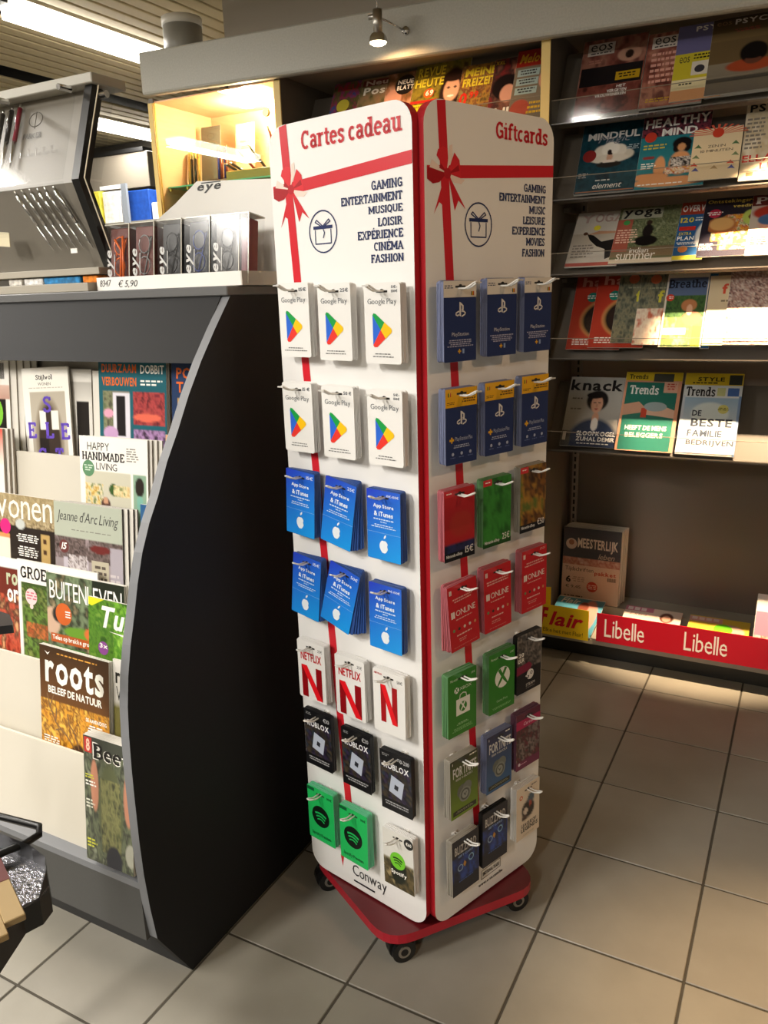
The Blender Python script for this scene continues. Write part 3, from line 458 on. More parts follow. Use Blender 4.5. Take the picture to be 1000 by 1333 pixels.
# middle bay, top row of women's weeklies
G6 = 'weeklies on the top shelf of the middle bay'
def mid(x, w, layer, P, draw, label, top=.24): return rowmag(2.15, 27, x, top-.31, w, .29, layer, P, draw, label, G6, Y0=3.12)
mid(-1.91, .2, 0, Pt('3C3A40').n(0, 0, 1, 1, ['2A4A7A', '8A2A4A', '4A4A2A', '6A5A2A'], 6, 2), lambda p: p.text('NEU', .1, .04, .6, .14, '9A2A30').circ(.3, .38, .03, 'B8A838').text('Ina', .05, .62, .4, .72, W_), 'dim weekly with blue and purple top at the left end of the middle shelf')
mid(-1.775, .2, 1, Pt('5A4A34').n(0, 0, 1, 1, ['4A4A2A', '7A6A4A', '8A6A50'], 6, 8).e(.85, .4, .2, .2, 'C0907A'), lambda p: p.rect(.05, .03, .9, .13, '6A2A20').text('Neue', .12, .04, .8, .12, 'C8B8A8').text('Post', .1, .15, .75, .27, 'E0D8C8'), 'olive weekly with pale letters, second from the left on the middle shelf', .235)
mid(-1.645, .2, 2, Pt('6A4E38').n(0, 0, 1, 1, ['5A4A2A', '8A5A3A', 'B88A70'], 5, 12).e(.2, .4, .2, .16, 'C8907A'), lambda p: p.circ(.42, .2, .045, '1E1A18').text('NEUE', .25, .12, .6, .19, W_).text('BLATT', .25, .21, .62, .28, W_), 'brown weekly with white words on a black roundel, middle shelf', .232)
def rev(p): p.text('REVUE', .06, .06, .56, .2, 'D8C838').text('HEUTE', .04, .23, .56, .36, 'D8C838').circ(.32, .46, .022, 'C85A20').text('69', .26, .41, .4, .5, W_).rect(0, .56, .5, .6, 'B82A20').rect(0, .62, .55, .78, 'D8C020').text('Harry ist kein', .03, .63, .52, .69, K_).text('Prinz mehr', .03, .71, .45, .77, K_).rect(0, .86, .3, .98, W_)
mid(-1.518, .235, 3, Pt('4E4A22').n(0, 0, 1, 1, ['5A5A20', '8A7A2A', '4A3A1A'], 6, 3).e(.74, .5, .24, .42, '2A1A16').e(.73, .45, .15, .2, 'D8A488').e(.73, .55, .06, .02, 'F0E8E0').e(.67, .42, .03, .015, '2A1A16').e(.79, .42, .03, .015, '2A1A16').e(.73, .25, .2, .09, '2A1A16').r(.6, .75, .9, 1, 'C89078'), rev, 'yellow-lettered weekly with a smiling long-haired woman, centre of the middle shelf', .245)
def meine(p): p.text('MEINE', .08, .05, .72, .17, 'D8C838').text('FREIZEIT', .06, .2, .72, .32, 'D8C838').text('0', .04, .4, .2, .6, 'C82A20').text('99', .24, .4, .42, .5, 'C82A20').rect(0, .7, .6, .82, 'C8B830').tx(.02, .71, .58, .81, 2, K_, 'l').rect(0, .85, .5, .98, 'B83A30')
mid(-1.31, .2, 4, Pt('6A5A2A').n(0, 0, 1, 1, ['5A4A2A', 'A8803A', '6A3A2A', '8A7A4A'], 8, 5), meine, 'weekly with two lines of yellow words and a red price, right of the smiling woman', .2)
mid(-1.175, .2, 5, Pt('5A2A2A').n(0, 0, 1, 1, ['7A2A2A', '3A2A2A', '8A5A4A'], 5, 6).e(.3, .42, .3, .2, '1A1416').e(.35, .52, .16, .14, 'D09A84').e(.6, .2, .2, .12, 'B88070'), lambda p: p.text('Alles', .05, .72, .75, .84, W_, 'b').text('XXL', .02, .03, .2, .08, 'D8B030').tx(.5, .4, .95, .6, 4, 'D8C0A0'), 'dark red weekly with a black-haired woman in profile, middle shelf', .2)
mid(-1.085, .135, 6, Pt('7A7060').r(0, 0, 1, .24, 'A02A1E').e(.9, .45, .2, .15, 'C89078').e(.3, .85, .3, .15, 'B05040'), lambda p: [p.text('Melodie', .08, .06, .98, .19, 'D8A830', 'i')]+[p.rect(.08, .28+.13*i, .7, .38+.13*i, '9AB0B0') for i in range(3)]+[p.tx(.12, .29+.13*i, .66, .37+.13*i, 2, '3A3A3A') for i in range(3)]+[p.tx(.5, .75, .98, .95, 3, 'D8B030')], 'weekly with red top band and gold script beside the beech edge', .215)
# ================================================================ DARK COUNTER with magazine tiers
k_ = empty('magazine_counter', (-1.9, 1.7, 0), 'dark anthracite shop counter with curved side cheek and white stepped magazine tiers', 'counter')
kc = lambda mb, n: mb.obj(n, k_, (1.9, -1.7, 0))
PROF = [(1.43, 1.487), (1.41, 1.487), (1.35, 1.42), (1.298, 1.358), (1.25, 1.292), (1.21, 1.228), (1.17, 1.17), (1.135, 1.107), (1.104, 1.06), (1.077, 1.007), (1.056, .95), (1.039, .893), (1.02, .835), (1.005, .777), (.994, .715), (.988, .652), (.984, .58), (.982, .514), (.98, .42), (.981, .335), (.986, .25), (.995, .164), (2.3, .164), (2.3, 1.487)]
q = MB().prism(PROF, 0, -1.142, -1.12, DARK, GREYE).prism([(.995, .164), (1.085, 0), (2.3, 0), (2.3, .164)], 0, -1.142, -1.12, DARK); sidep = kc(q, 'side_cheek')
q = MB().cyl((-1.1205, 1.43, .46), (-1.1185, 1.43, .46), .004, STEEL, 10).cyl((-1.1205, 1.42, .40), (-1.1185, 1.42, .40), .004, STEEL, 10); q.v = [(x+1.9, y-1.7, z) for x, y, z in q.v]; q.obj('screw_cap', sidep, (-1.9+1.9, 0, 0))
kc(MB().box(-2.9, 1.40, 1.487, -1.12, 2.3, 1.507, mat('counter_top', '5E5E5E', .5), .002), 'worktop')
kc(MB().prism([(1.405, 1.487), (1.30, 1.352), (1.318, 1.352), (1.423, 1.487)], 0, -2.9, -1.142, mat('header_dark', '2A2A2B', .75, spec=.2)), 'header_board')
kc(MB().box(-2.9, .985, .158, -1.142, 1.003, .30, DARKF), 'front_fascia'); kc(MB().box(-2.9, .983, .291, -1.142, 1.06, .307, GREYE), 'fascia_ledge')
kc(MB().box(-2.9, 1.085, 0, -1.142, 2.29, .16, mat('plinth_dark', '2A2A2A', .6)), 'plinth'); kc(MB().box(-2.9, 2.28, .16, -1.142, 2.3, 1.487, DARK), 'back_board'); kc(MB().box(-2.92, 1.0, 0, -2.9, 2.3, 1.487, DARK), 'end_board')
TO = {1: (1.36, 1.355), 2: (1.25, 1.19), 3: (1.17, 1.055), 4: (1.11, .905), 5: (1.07, .755), 6: (1.02, .60)}
TS = {1: 1.0, 2: 1.265/1.25, 3: 1.205/1.17, 4: 1.143/1.11, 5: 1.083/1.07, 6: 1.012/1.02}; TT = {k: (y*TS[k], 1.478+(z-1.478)*TS[k]) for k, (y, z) in TO.items()}
LMX = {1: 3, 2: 3, 3: 3, 4: 7, 5: 3, 6: 2}; BT = {1: 1.352, 2: 1.130, 3: .978, 4: .832, 5: .683, 6: .528}; s7, c7 = math.sin(math.radians(7)), math.cos(math.radians(7))
CREAM = mat('cream_tier_board', 'CDC7B9', .5)
for i, (Y0, z0) in TT.items():
    off = .036 if i > 1 else .045; t7 = s7/c7
    yt = Y0+off+(BT[i]-z0)*t7; zb = z0-.30; yb = Y0+off+(zb-z0)*t7
    kc(MB().prism([(yt, BT[i]), (yt+.006, BT[i]), (yb+.006, zb), (yb, zb)], 0, -2.88, -1.143, CREAM), 'tier_board')
    ny = TT[i+1][0]+off+(zb-TT[i+1][1])*t7+.006 if i < 6 else 1.003
    kc(MB().box(-2.88, ny, zb-.004, -1.143, yb+.006, zb, CREAM), 'tier_step')
def tm(i, x, a, w, layer, P, draw, label, group, h=.29, **k):
    Y0, z0 = TT[i]; s_ = TS[i]; x *= s_; w *= s_; h *= s_; a *= s_; w = -1.146-x if x+w > -1.205 else w; d = .0052*(layer-LMX[i]); b = a-h; return mag((x, Y0+b*s7-d*c7, z0+b*c7-d*s7), w, h, 7, P, draw, label, group, **k)
A1 = 'home magazines on the uppermost counter tier'
tm(1, -2.02, .0, .205, 1, Pt('ECE8E0').r(0, .38, .93, 1, '1E1A18').g(.25, .38, 'D8B8A8', 'B89080'), lambda p: [p.circ(.62, .5, .05, '7CC23A'), p.text('Stijlvol', .1, .04, .7, .14, K_, 's'), p.bar(.82, .06, .92, .2)], 'white magazine with a green dot and barcode, left end of the upper tier', A1, back=4, bdx=.021, gap=.003, edge=mat('grey_pages', 'A39C90', .8))
def ell_(p):
    p.text('Stijlvol', .3, .06, .66, .115, K_, 's').text('WONEN', .34, .125, .62, .15, '6A645E', 'r').tx(.1, .165, .9, .18, 1, 'C8C0B4')
    for c, x, y in (('S', .42, .24), ('E', .06, .46), ('L', .44, .46), ('E', .78, .47), ('C', .24, .68), ('T', .62, .68)): p.text(c, x, y, x+.18, y+.14, '6A50C0', 's')
tm(1, -1.738, -.028, .165, 3, Pt('F0ECE2').r(.14, .2, .9, 1, 'B5AC9C').e(.52, .62, .33, .40, '8E8270').e(.52, .66, .26, .38, '3A2E28').r(.33, .36, .47, .52, 'ECE8DC').r(.58, .36, .73, .52, 'ECE8DC').r(.3, .6, .5, 1, '26201E'), ell_, 'white magazine with purple letters over an arched doorway, upper tier', A1, slant=-3)
tm(1, -1.60, -.03, .075, 0, Pt('D8D4CC').g(.1, .3, 'B0ACA4', 'E0DCD4').r(.3, .27, .85, 1, '221E1C'), None, 'pale cover with black block half hidden behind the purple-lettered magazine, upper tier', A1, thick=.003)
tm(1, -1.515, -.032, .2, 1, None, None, 'thick grey-edged magazine pile behind the teal magazine, upper tier', A1, thick=.004, back=1)
def duu(p): p.text('DUURZAAM', .05, .027, .57, .095, 'E06A28').text('DOBBiT', .63, .03, .97, .1, W_).text('VERBOUWEN', .05, .13, .57, .20, 'E06A28').tx(.63, .145, .95, .2, 2, W_, 'l')
tm(1, -1.484, -.005, .21, 3, Pt('1E5E6A').r(.06, .24, .47, .62, '8A8478').n(.06, .24, .22, .62, ['5A6A4A', '8A8A6A', '4A4A3A'], 14, 3).r(.22, .25, .46, .62, 'E0DCE4').r(.27, .28, .4, .6, '1E1A1C').e(.14, .42, .08, .04, 'E0A0B8').e(.17, .58, .12, .06, 'C8A0C8').r(.52, .24, .98, .5, 'A83A40').n(.52, .24, .98, .5, ['7A2A34', 'B84A48', '5A2028'], 14, 8).e(.72, .44, .22, .035, 'E06A54').r(.52, .54, .98, 1, '6A5A70').n(.52, .54, .98, .9, ['4A3A54', 'B890C0', '3A2A3A'], 10, 4), duu, 'teal renovation magazine with orange and white words, upper tier', A1, back=1)
tm(1, -1.258, -.008, .112, 3, Pt('22385E').r(.14, .26, .9, 1, 'B8945A').r(.3, .3, .9, 1, '3A3A4A'), lambda p: p.text('POW', .12, .035, .86, .12, 'E06A28').text('TOO', .12, .14, .8, .225, 'E06A28'), 'navy magazine with orange words cut off by the curved cheek, upper tier', A1, back=1)
A2 = 'home magazines on the second counter tier'
tm(2, -1.93, .0, .2, 1, Pt('E8E0D8').g(0, .3, 'D04A3A', 'E0D8CC'), None, 'red-topped magazine at the left end of the second tier', A2, thick=.006, back=2, bdx=.008, edge=mat('grey_pages', ''))
def hpy(p): p.text('HAPPY', .12, .045, .45, .105, K_, 'r').text('HANDMADE', .04, .118, .67, .185, K_, 's').text('LIVING', .25, .20, .56, .255, K_, 'r').circ(.13, .25, .019, '5E8A66').tx(.06, .22, .2, .275, 3, 'C8D8C8').tx(.70, .07, .88, .18, 6, '8A8680', 'l')
tm(2, -1.454, .002, .207, 3, Pt('EEEAE2').r(.08, .27, .76, 1, 'C8C4B0').n(.08, .36, .35, .62, ['B88A40', 'E0C878', 'D8D0B8', '6A7A3A'], 18, 4).e(.5, .40, .07, .05, '3A5A2A').n(.5, .36, .74, .45, ['C8A060', 'E8D8A8', '6A7A40'], 20, 3).e(.38, .53, .08, .07, '5A4038').e(.38, .49, .04, .03, 'C89878').r(.2, .56, .6, 1, '8A7A6A').r(.79, .27, .97, 1, '8AA890').e(.88, .36, .07, .08, '2A2420').e(.88, .48, .05, .06, '7AB0A0'), hpy, 'white craft magazine with serif title and sunny room photo, second tier', A2, back=3, bdx=.0085, gap=.004, edge=mat('grey_pages', ''))
tm(2, -1.209, .012, .064, 0, Pt('D8A078', 6, 24).r(.2, .12, .9, .3, '2A7A80').r(.1, .34, .6, .8, '1E1A18'), lambda p: p.text('SPEC', .25, .09, .85, .15, W_).text('ED', .25, .18, .6, .24, W_), 'orange and teal magazine squeezed against the cheek, second tier', A2)
A3 = 'living magazines on the third counter tier'
def won(p): p.text('wonen', .0, .05, .97, .20, 'F0E8DC', 'r', shear=-.01).circ(.23, .27, .019, 'E0287A').tx(.4, .31, .76, .38, 4, W_).tx(.4, .41, .76, .5, 5, W_)
tm(3, -1.695, .003, .217, 2, Pt('2A221E').n(0, 0, 1, .25, ['8A7858', 'C0AE8A', '6A5A40', 'A8946A'], 18, 3).e(.6, .08, .6, .14, 'A8966E', .5).r(.78, .29, .92, .8, 'B89A60').r(.82, .33, .88, .37, '4A3020').r(.82, .41, .88, .45, '4A3020').e(.47, .235, .08, .045, 'C0C4C0').r(0, .33, .3, .37, 'D8905A').r(0, .37, .3, 1, 'E8DCC8'), won, 'dark interior magazine with large thin white title and pink dot, third tier', A3, slant=.5)
def jea(p): p.text("Jeanne d'Arc Living", .04, .06, .95, .165, '4A4A48', 'c').tx(.2, .2, .9, .215, 1, '8A8A80').circ(.14, .345, .0155, '6A3A38').text('15', .095, .315, .185, .37, W_, 'i').rect(.55, .42, .8, .66, 'B8B09A').tx(.57, .45, .78, .63, 4, '5A5048').tx(.05, .85, .3, .97, 3, '4A4440', 'l').tx(.82, .5, .97, .7, 5, 'C8C0C0', 'l')
tm(3, -1.470, .002, .208, 3, Pt('9A8E90').r(0, 0, 1, .27, 'AEB4A4').n(0, .27, 1, .44, ['3A302C', '7A6A68', '4A3E38', '9A8A8C'], 16, 6).r(.12, .42, .5, 1, 'BEB6BE').n(.2, .40, .48, .54, ['4A3A38', 'D8D0D0', '6A5A58'], 24, 3).r(.82, .3, 1, 1, 'A8A0A8').e(.68, .33, .16, .035, '6A2A28'), jea, 'sage green topped magazine with fine script title, third tier', A3, back=3, bdx=.010, gap=.004, edge=mat('dark_pages', '4A4440', .7))
tm(3, -1.223, .012, .079, 0, Pt('3A6A94', 6, 20).g(0, .6, '2A5A8A', '6A8AA0'), lambda p: p.text('b', .1, .12, .62, .3, W_, 'r').rect(.1, .6, .35, .9, 'B8945A'), 'blue magazine with a white letter beside the curved cheek, third tier', A3)
A4 = 'garden magazines on the fourth counter tier'
tm(4, -1.79, .006, .214, 2, Pt('6A2A20').r(0, 0, 1, .08, 'E0E4E0').n(0, .3, 1, 1, ['8A2A20', 'C85A40', '4A2A20', 'D8A070'], 8, 3), lambda p: p.text('ro', .8, .12, .98, .22, 'B8C0A0').text('or', .8, .25, .98, .36, W_), 'red magazine with pale letters at the left edge, fourth tier', A4)
def gro(p): p.rect(0, 0, 1, .18, 'ECE8E0').text('GROEI & BLOEI', .04, .05, .97, .15, '1E1A18', 's').circ(.17, .29, .020, 'E8C8C8').circ(.17, .37, .006, 'E8C8C8').tx(.09, .25, .26, .32, 3, 'C86A7A').tx(.05, .88, .8, .93, 2, W_, 'l')
tm(4, -1.573, .012, .258, 3, Pt('3E5226').n(.04, .2, 1, .95, ['3A4A22', '6A8A3A', '2E3A1C', '8A9A50'], 10, 5).n(.1, .50, 1, .62, ['A8502A', '5A4A28', 'C86A3A', '4A5A2A'], 14, 7).r(0, 0, .04, 1, 'E8E4DC').r(0, .95, 1, 1, '2A341E'), gro, 'garden magazine with black serif title and leafy border photo, fourth tier', A4)
def bui(p): p.text('BUITENLEVEN', .04, .055, .97, .20, 'F4F0E8', 'r').circ(.22, .31, .026, 'C8602A').tx(.24, .28, .33, .34, 3, W_).rect(.04, .475, .62, .545, 'B85A28').text('Telen op brakke grond', .06, .487, .6, .535, W_).rect(.08, .57, .5, .61, '4A7A3A')
tm(4, -1.465, .0, .237, 5, Pt('5E6A4A').n(0, 0, 1, 1, ['3A4A2A', '7A8A6A', '2E3426', '9A8A6A'], 7, 3).r(.6, 0, 1, .22, '22281E').e(.45, .44, .25, .05, '6A9A30').e(.58, .43, .1, .055, 'D8703A').e(.06, .38, .12, .12, 'C8A890').e(.15, .32, .09, .07, '2A2A28'), bui, 'country living magazine with tall white title and a pumpkin, fourth tier', A4, back=1)
def tui(p): p.text('Tuinen', .18, .05, .98, .23, W_, 'i').poly([(.28, .25), (.8, .26), (.8, .28), (.5, .27)], W_).poly([(0, 0), (.22, 0), (.05, .07), (0, .06)], 'D8D82A').circ(.2, .40, .0155, '8A4A90').text('3x', .15, .36, .26, .40, W_)
tm(4, -1.328, -.030, .184, 7, Pt('3E7A1E').n(0, 0, 1, 1, ['2E5A16', '7AB03A', '3E7A20', '9AC850'], 9, 5).r(0, 0, .35, .6, '3A5A22', .5).r(.85, .7, 1, 1, 'B87A5A'), tui, 'bright green garden magazine with white script title, front of the fourth tier', A4, slant=1, h=.27)
tm(4, -1.222, .021, .078, 1, Pt('CFCABC', 4, 4), lambda p: p.text('g', .35, .04, 1, .22, '8A867A'), 'pale magazine with a grey letter against the cheek, fourth tier', A4)
A5 = 'nature magazines on the fifth counter tier'
def roo(p): p.text('roots', .08, .07, .93, .29, 'F4F0E4', 'b', shear=.0).poly([(.08, .04), (.12, .07), (.16, .04), (.12, .055)], W_).text('BELEEF DE NATUUR', .12, .31, .9, .37, 'F4F0E4', 'b').tx(.2, .035, .9, .055, 1, 'D89A40').text('DE AANDACHTIG', .67, .48, .96, .51, W_).tx(.68, .53, .95, .59, 3, W_).tx(.04, .72, .35, .78, 3, W_, 'l').tx(.05, .88, .4, .96, 4, W_, 'l')
P_ = Pt('4A3018').g(0, .5, '3E2814', '6A4018').n(0, .42, 1, 1, ['A8641A', 'E0A030', '6A3A14', 'F0B848'], 12, 4)
P_.e(.55, .84, .13, .13, '4A3424').e(.6, .92, .1, .12, '3A281C')
tm(5, -1.462, .0, .212, 3, P_, lambda p: [roo(p)]+[p.line(l, .0035, '7A5A3A') for l in ([(.52, .78), (.38, .68), (.22, .6), (.14, .48), (.1, .38)], [(.22, .6), (.24, .48)], [(.14, .48), (.2, .38)], [(.56, .76), (.5, .64), (.42, .58), (.4, .5)], [(.3, .64), (.22, .66)])], 'nature magazine with a stag among orange leaves, fifth tier', A5, slant=1, back=1, bdx=.002)
tm(5, -1.243, .0, .100, 1, Pt('8A8448', 8, 20).r(0, 0, 1, .33, 'ECE8E0').e(.5, .5, .2, .12, '4A3A20').e(.45, .45, .1, .05, 'C8B890').r(0, .8, 1, 1, '6A7A9A'), lambda p: p.text('rood', .06, .06, .72, .18, '22201E').text('VOG', .07, .2, .52, .31, '22201E', 'r').tx(.15, .68, .7, .75, 2, W_), 'bird magazine with black title cut off by the cheek, fifth tier', A5)
def bee(p): p.text('Beet', .20, .035, .95, .17, 'F4F0E8', 'b').text('Beet', .215, .042, .94, .163, '141212', 's').rect(.02, .01, .18, .13, 'B8302A').text('8', .06, .02, .14, .12, 'E8C0A8').tx(.03, .3, .28, .34, 2, 'C8C83A', 'l').tx(.03, .35, .3, .4, 2, W_, 'l').tx(.03, .5, .22, .58, 3, 'D8D8C8', 'l').tx(.03, .82, .25, .9, 3, 'C8C83A', 'l')
tm(6, -1.293, -.002, .149, 2, Pt('3E4238').n(0, .1, 1, 1, ['3A4034', '6A7258', '2A2E26', '8A9078'], 6, 3).e(.55, .55, .28, .4, '5A6040').n(.35, .3, .75, .9, ['4A5030', '8A8A58', '3A3E2A'], 9, 8).e(.22, .38, .09, .22, 'C08468').e(.92, .42, .1, .22, 'C08468').e(.6, .95, .18, .14, '22242E').e(.95, .85, .12, .1, 'A8A898'), bee, 'angling magazine with hands around a fish on the lowest tier', 'fishing magazines on the lowest tier', thick=.007, back=3, gap=.003, h=.285)
# ================================================================ GIFT CARD DISPLAY
PA, PB, PC_, PD = (-1.001, 1.417), (-.648, 1.342), (-.631, 1.353), (-.502, 1.69)
DC = (-.76, 1.56, 0)
disp = empty('gift_card_display', DC, 'tall white and red rotating gift card stand on castors in the middle of the floor', 'display stand')
ZB, ZT = .093, 1.803
def panel(a, b, board=PANELW):
    ang = math.atan2(b[1]-a[1], b[0]-a[0]); w = math.hypot(b[0]-a[0], b[1]-a[1])
    q = MB().prism(rrect(0, ZB, w, ZT, .042, 7), 1, 0, .022, RED); q.f[0]; q.mi[0] = q._m(board); q.mi[1] = q._m(board)
    o = q.obj('panel', disp, (a[0]-DC[0], a[1]-DC[1], 0), (0, 0, ang)); return o, ang, w
RB, DRB, NV = 'D02430', 'A81620', '23305E'
def panel_print(o, title, words, bottom):
    p = Pr(1, 1, up=True); ys = lambda u: .0
    p.poly([(.032, ZT-.003), (.053, ZT), (.148, ZB+.2), (.127, ZB+.2)], RB); p.poly([(.006, 1.672), (.3605, 1.697), (.3605, 1.719), (.006, 1.694)], RB)
    # bow
    for P, c in (([(.052, 1.685), (.022, 1.615), (.036, 1.635), (.048, 1.628)], RB), ([(.058, 1.685), (.104, 1.626), (.085, 1.64), (.075, 1.622)], RB),
                 ([(.057, 1.684), (.018, 1.705), (.012, 1.69), (.02, 1.678)], 'EFD8CC'), ([(.058, 1.684), (.102, 1.676), (.092, 1.668), (.072, 1.67)], 'EFD8CC'), ([(.056, 1.69), (.062, 1.73), (.07, 1.733), (.07, 1.71)], 'EFD8CC'),
                 ([(.056, 1.684), (.03, 1.712), (.034, 1.722), (.046, 1.728), (.058, 1.725)], 'DA2A34'), ([(.058, 1.686), (.075, 1.72), (.088, 1.708), (.092, 1.68)], 'DA2A34'),
                 ([(.055, 1.684), (.008, 1.692), (.006, 1.672), (.02, 1.665), (.036, 1.668)], DRB), ([(.057, 1.684), (.04, 1.70), (.036, 1.692)], DRB), ([(.06, 1.684), (.085, 1.7), (.088, 1.69)], DRB)): p.poly(P[::-1], c)
    p.circ(.057, 1.684, .009, 'B81C28')
    # emblem: gift box in a ring
    cx, cz, r = .139, 1.60, .0385; p.line([(cx+.95*r*math.cos(2*PI*i/28), cz+r*math.sin(2*PI*i/28)) for i in range(29)], .0026, NV)
    L = lambda *pts: p.line(pts, .0022, NV)
    L((cx-.021, cz+.004), (cx-.021, cz-.022), (cx+.021, cz-.022), (cx+.021, cz+.004)); p.rect(cx-.0255, cz+.011, cx+.0255, cz+.005, NV); L((cx-.002, cz+.010), (cx+.004, cz-.002), (cx, cz-.012)); L((cx, cz+.010), (cx-.016, cz+.022), (cx-.02, cz+.018), (cx-.004, cz+.01)); L((cx, cz+.010), (cx+.016, cz+.022), (cx+.02, cz+.018), (cx+.004, cz+.01))
    p.text(title[0], title[1], title[3]+.0 , .339, title[2], RB, 's') if False else None
    V = title; p.text(V[0], V[1], V[3], V[2], V[4], RB, 's')
    for t, x0, zt, zb in words: p.text(t, x0, zt, .3375, zb, NV, 's')
    bottom(p); p.emit('board_print', o)
p1, a1, w1 = panel(PA, PB); p2, a2, w2 = panel(PC_, PD); PE = (PA[0]+PD[0]-PB[0]+.02, PA[1]+PD[1]-PB[1]+.01)
panel((PD[0]-.012, PD[1]+.012), (PE[0]+.01, PE[1]+.012)); panel((PE[0]-.0, PE[1]), (PA[0]+.02, PA[1]+.04))
def bot1(p):
    p.text('Conway', .139, .158, .246, .118, '1C1C22', 'r'); p.poly([(.101, .165), (.112, .165), (.106, .135)], RB); p.tx(.14, .115, .22, .105, 1, '1C1C22')
    p.f and None
def bot2(p):
    p.line([(.153, .158), (.22, .160), (.22, .137), (.153, .135), (.153, .158)], .0014, '2A2420'); p.text('EMOTIONAL TRADE', .158, .152, .215, .142, '2A2420'); p.text('www.e-va.com/be', .143, .127, .228, .118, '2A2420', 'b')
panel_print(p1, ('Cartes cadeau', .092, .34, 1.785, 1.751), [('GAMING', .266, 1.678, 1.662), ('ENTERTAINMENT', .19, 1.656, 1.641), ('MUSIQUE', .256, 1.635, 1.620), ('LOISIR', .279, 1.614, 1.599), ('EXPÉRIENCE', .229, 1.598, 1.578), ('CINÉMA', .268, 1.577, 1.557), ('FASHION', .26, 1.551, 1.536)], bot1)
panel_print(p2, ('Giftcards', .186, .34, 1.784, 1.753), [('GAMING', .270, 1.680, 1.665), ('ENTERTAINMENT', .197, 1.660, 1.645), ('MUSIC', .286, 1.640, 1.625), ('LEISURE', .268, 1.620, 1.605), ('EXPERIENCE', .236, 1.600, 1.585), ('MOVIES', .278, 1.580, 1.565), ('FASHION', .267, 1.559, 1.544)], bot2)
# core, base plate, castors
q = MB().box(-.13, -.12, .085, .13, .12, 1.74, mat('core_dark', '2A1A18', .6)); q.obj('core', disp, (.0, -.0, 0), (0, 0, math.radians(-12)))
def inset(P, r, n=6):
    out = []; m = len(P)
    for i in range(m):
        p, a, b = Vector(P[i]), Vector(P[i-1]), Vector(P[(i+1) % m]); u = (a-p).normalized(); v = (b-p).normalized(); s_, e_ = p+u*r, p+v*r
        for k in range(n+1): t = k/n; out.append(tuple((1-t)**2*s_+2*t*(1-t)*p+t*t*e_))
    return out
BP = [(-1.035, 1.455), (-.712, 1.272), (-.462, 1.60), (-.79, 1.83)]
q = MB(); P = inset([(x-DC[0], y-DC[1]) for x, y in BP], .07); q.prism(P, 2, .064, .088, mat('base_top_maroon_shaded', '5A1016', .4), mat('base_red', 'A8182A', .35)); q.obj('base_plate', disp)  # top is dark maroon, deepened further by shade put into its colour
for x, y in ((-.712, 1.335), (-.985, 1.455), (-.53, 1.60), (-.79, 1.73)):
    cs = MB().box(x-.02-DC[0], y-.018-DC[1], .056, x+.02-DC[0], y+.018-DC[1], .065, BLACKP, .001); cs.cyl((x-DC[0]-.009, y-DC[1]+.008, .034), (x-DC[0]+.009, y-DC[1]-.008, .034), .033, BLACKP, 20)
    c_ = cs.obj('castor', disp); dx, dy = x-DC[0], y-DC[1]
    for s_ in (-1, 1):
        q = MB(); ax = Vector((.75, -.66, 0)); cc = Vector((dx, dy, .0285)); q.cyl(cc+ax*s_*.013, cc+ax*s_*.024, .0282, BLACKP, 24); q.cyl(cc+ax*s_*.0235, cc+ax*s_*.0255, .015, STEEL, 20); q.cyl(cc+ax*s_*.025, cc+ax*s_*.0265, .009, BLACKP, 14); q.obj('wheel', c_, smooth=False)
# ---------------------------------------------------------------- card designs (w .086 x h .144)
CW, CHt = .086, .144
def slot(p, y=.10): p.rect(.35, y-.012, .66, y+.014, '2A2826'); p.ell(.505, y-.016, .05, .014, '2A2826', 10)
def d_google(pr):
    def f(p):
        p.text('Google Play', .1, .185, .9, .275, '5F6368', 'r')
        if '-' in pr: p.text('5€-', .76, .03, .93, .065, '5F6368', 'b').text('150€', .76, .08, .93, .115, '5F6368', 'b')
        else: p.text(pr, .7, .06, .94, .11, '5F6368', 'b')
        A, B, C, M = (.23, .375), (.23, .77), (.76, .575), (.47, .575)
        p.poly([(.23, .39), (.45, .575), (.23, .765)][::-1], '2F66D0').poly([(.23, .39), (.26, .365), (.32, .375), (.56, .48), (.45, .575)][::-1], '1E9A48').poly([(.45, .575), (.56, .48), (.74, .555), (.76, .585), (.74, .61), (.58, .68)][::-1], 'F6C01A').poly([(.45, .575), (.58, .68), (.34, .79), (.26, .79), (.23, .765)][::-1], 'E23A30')
        p.tx(.2, .865, .8, .89, 1, '6A6A6A').tx(.1, .90, .9, .925, 1, '6A6A6A'); slot(p)
    return f, None, 'white gift card with a four-colour triangle and %s' % (pr.replace('€', 'euro').replace('5 euro-', 'variable ') if '-' not in pr else 'a value range')
def apple_pts():
    P = []
    for i in range(29):
        a = 2*PI*i/28; r = 1+.10*math.cos(2*a)*.4; x = math.cos(a)*.92; y = math.sin(a)*1.0
        if abs(x) < .35 and y > 0: y -= .12*(1-abs(x)/.35)
        if abs(x) < .3 and y < 0: y += .07*(1-abs(x)/.3)
        if y < 0: x *= 1+.18*y
        dd = math.hypot(x-1.05, y-.12)
        if dd < .38: x -= (.38-dd)*.9
        P.append((x, y))
    return P[:-1]
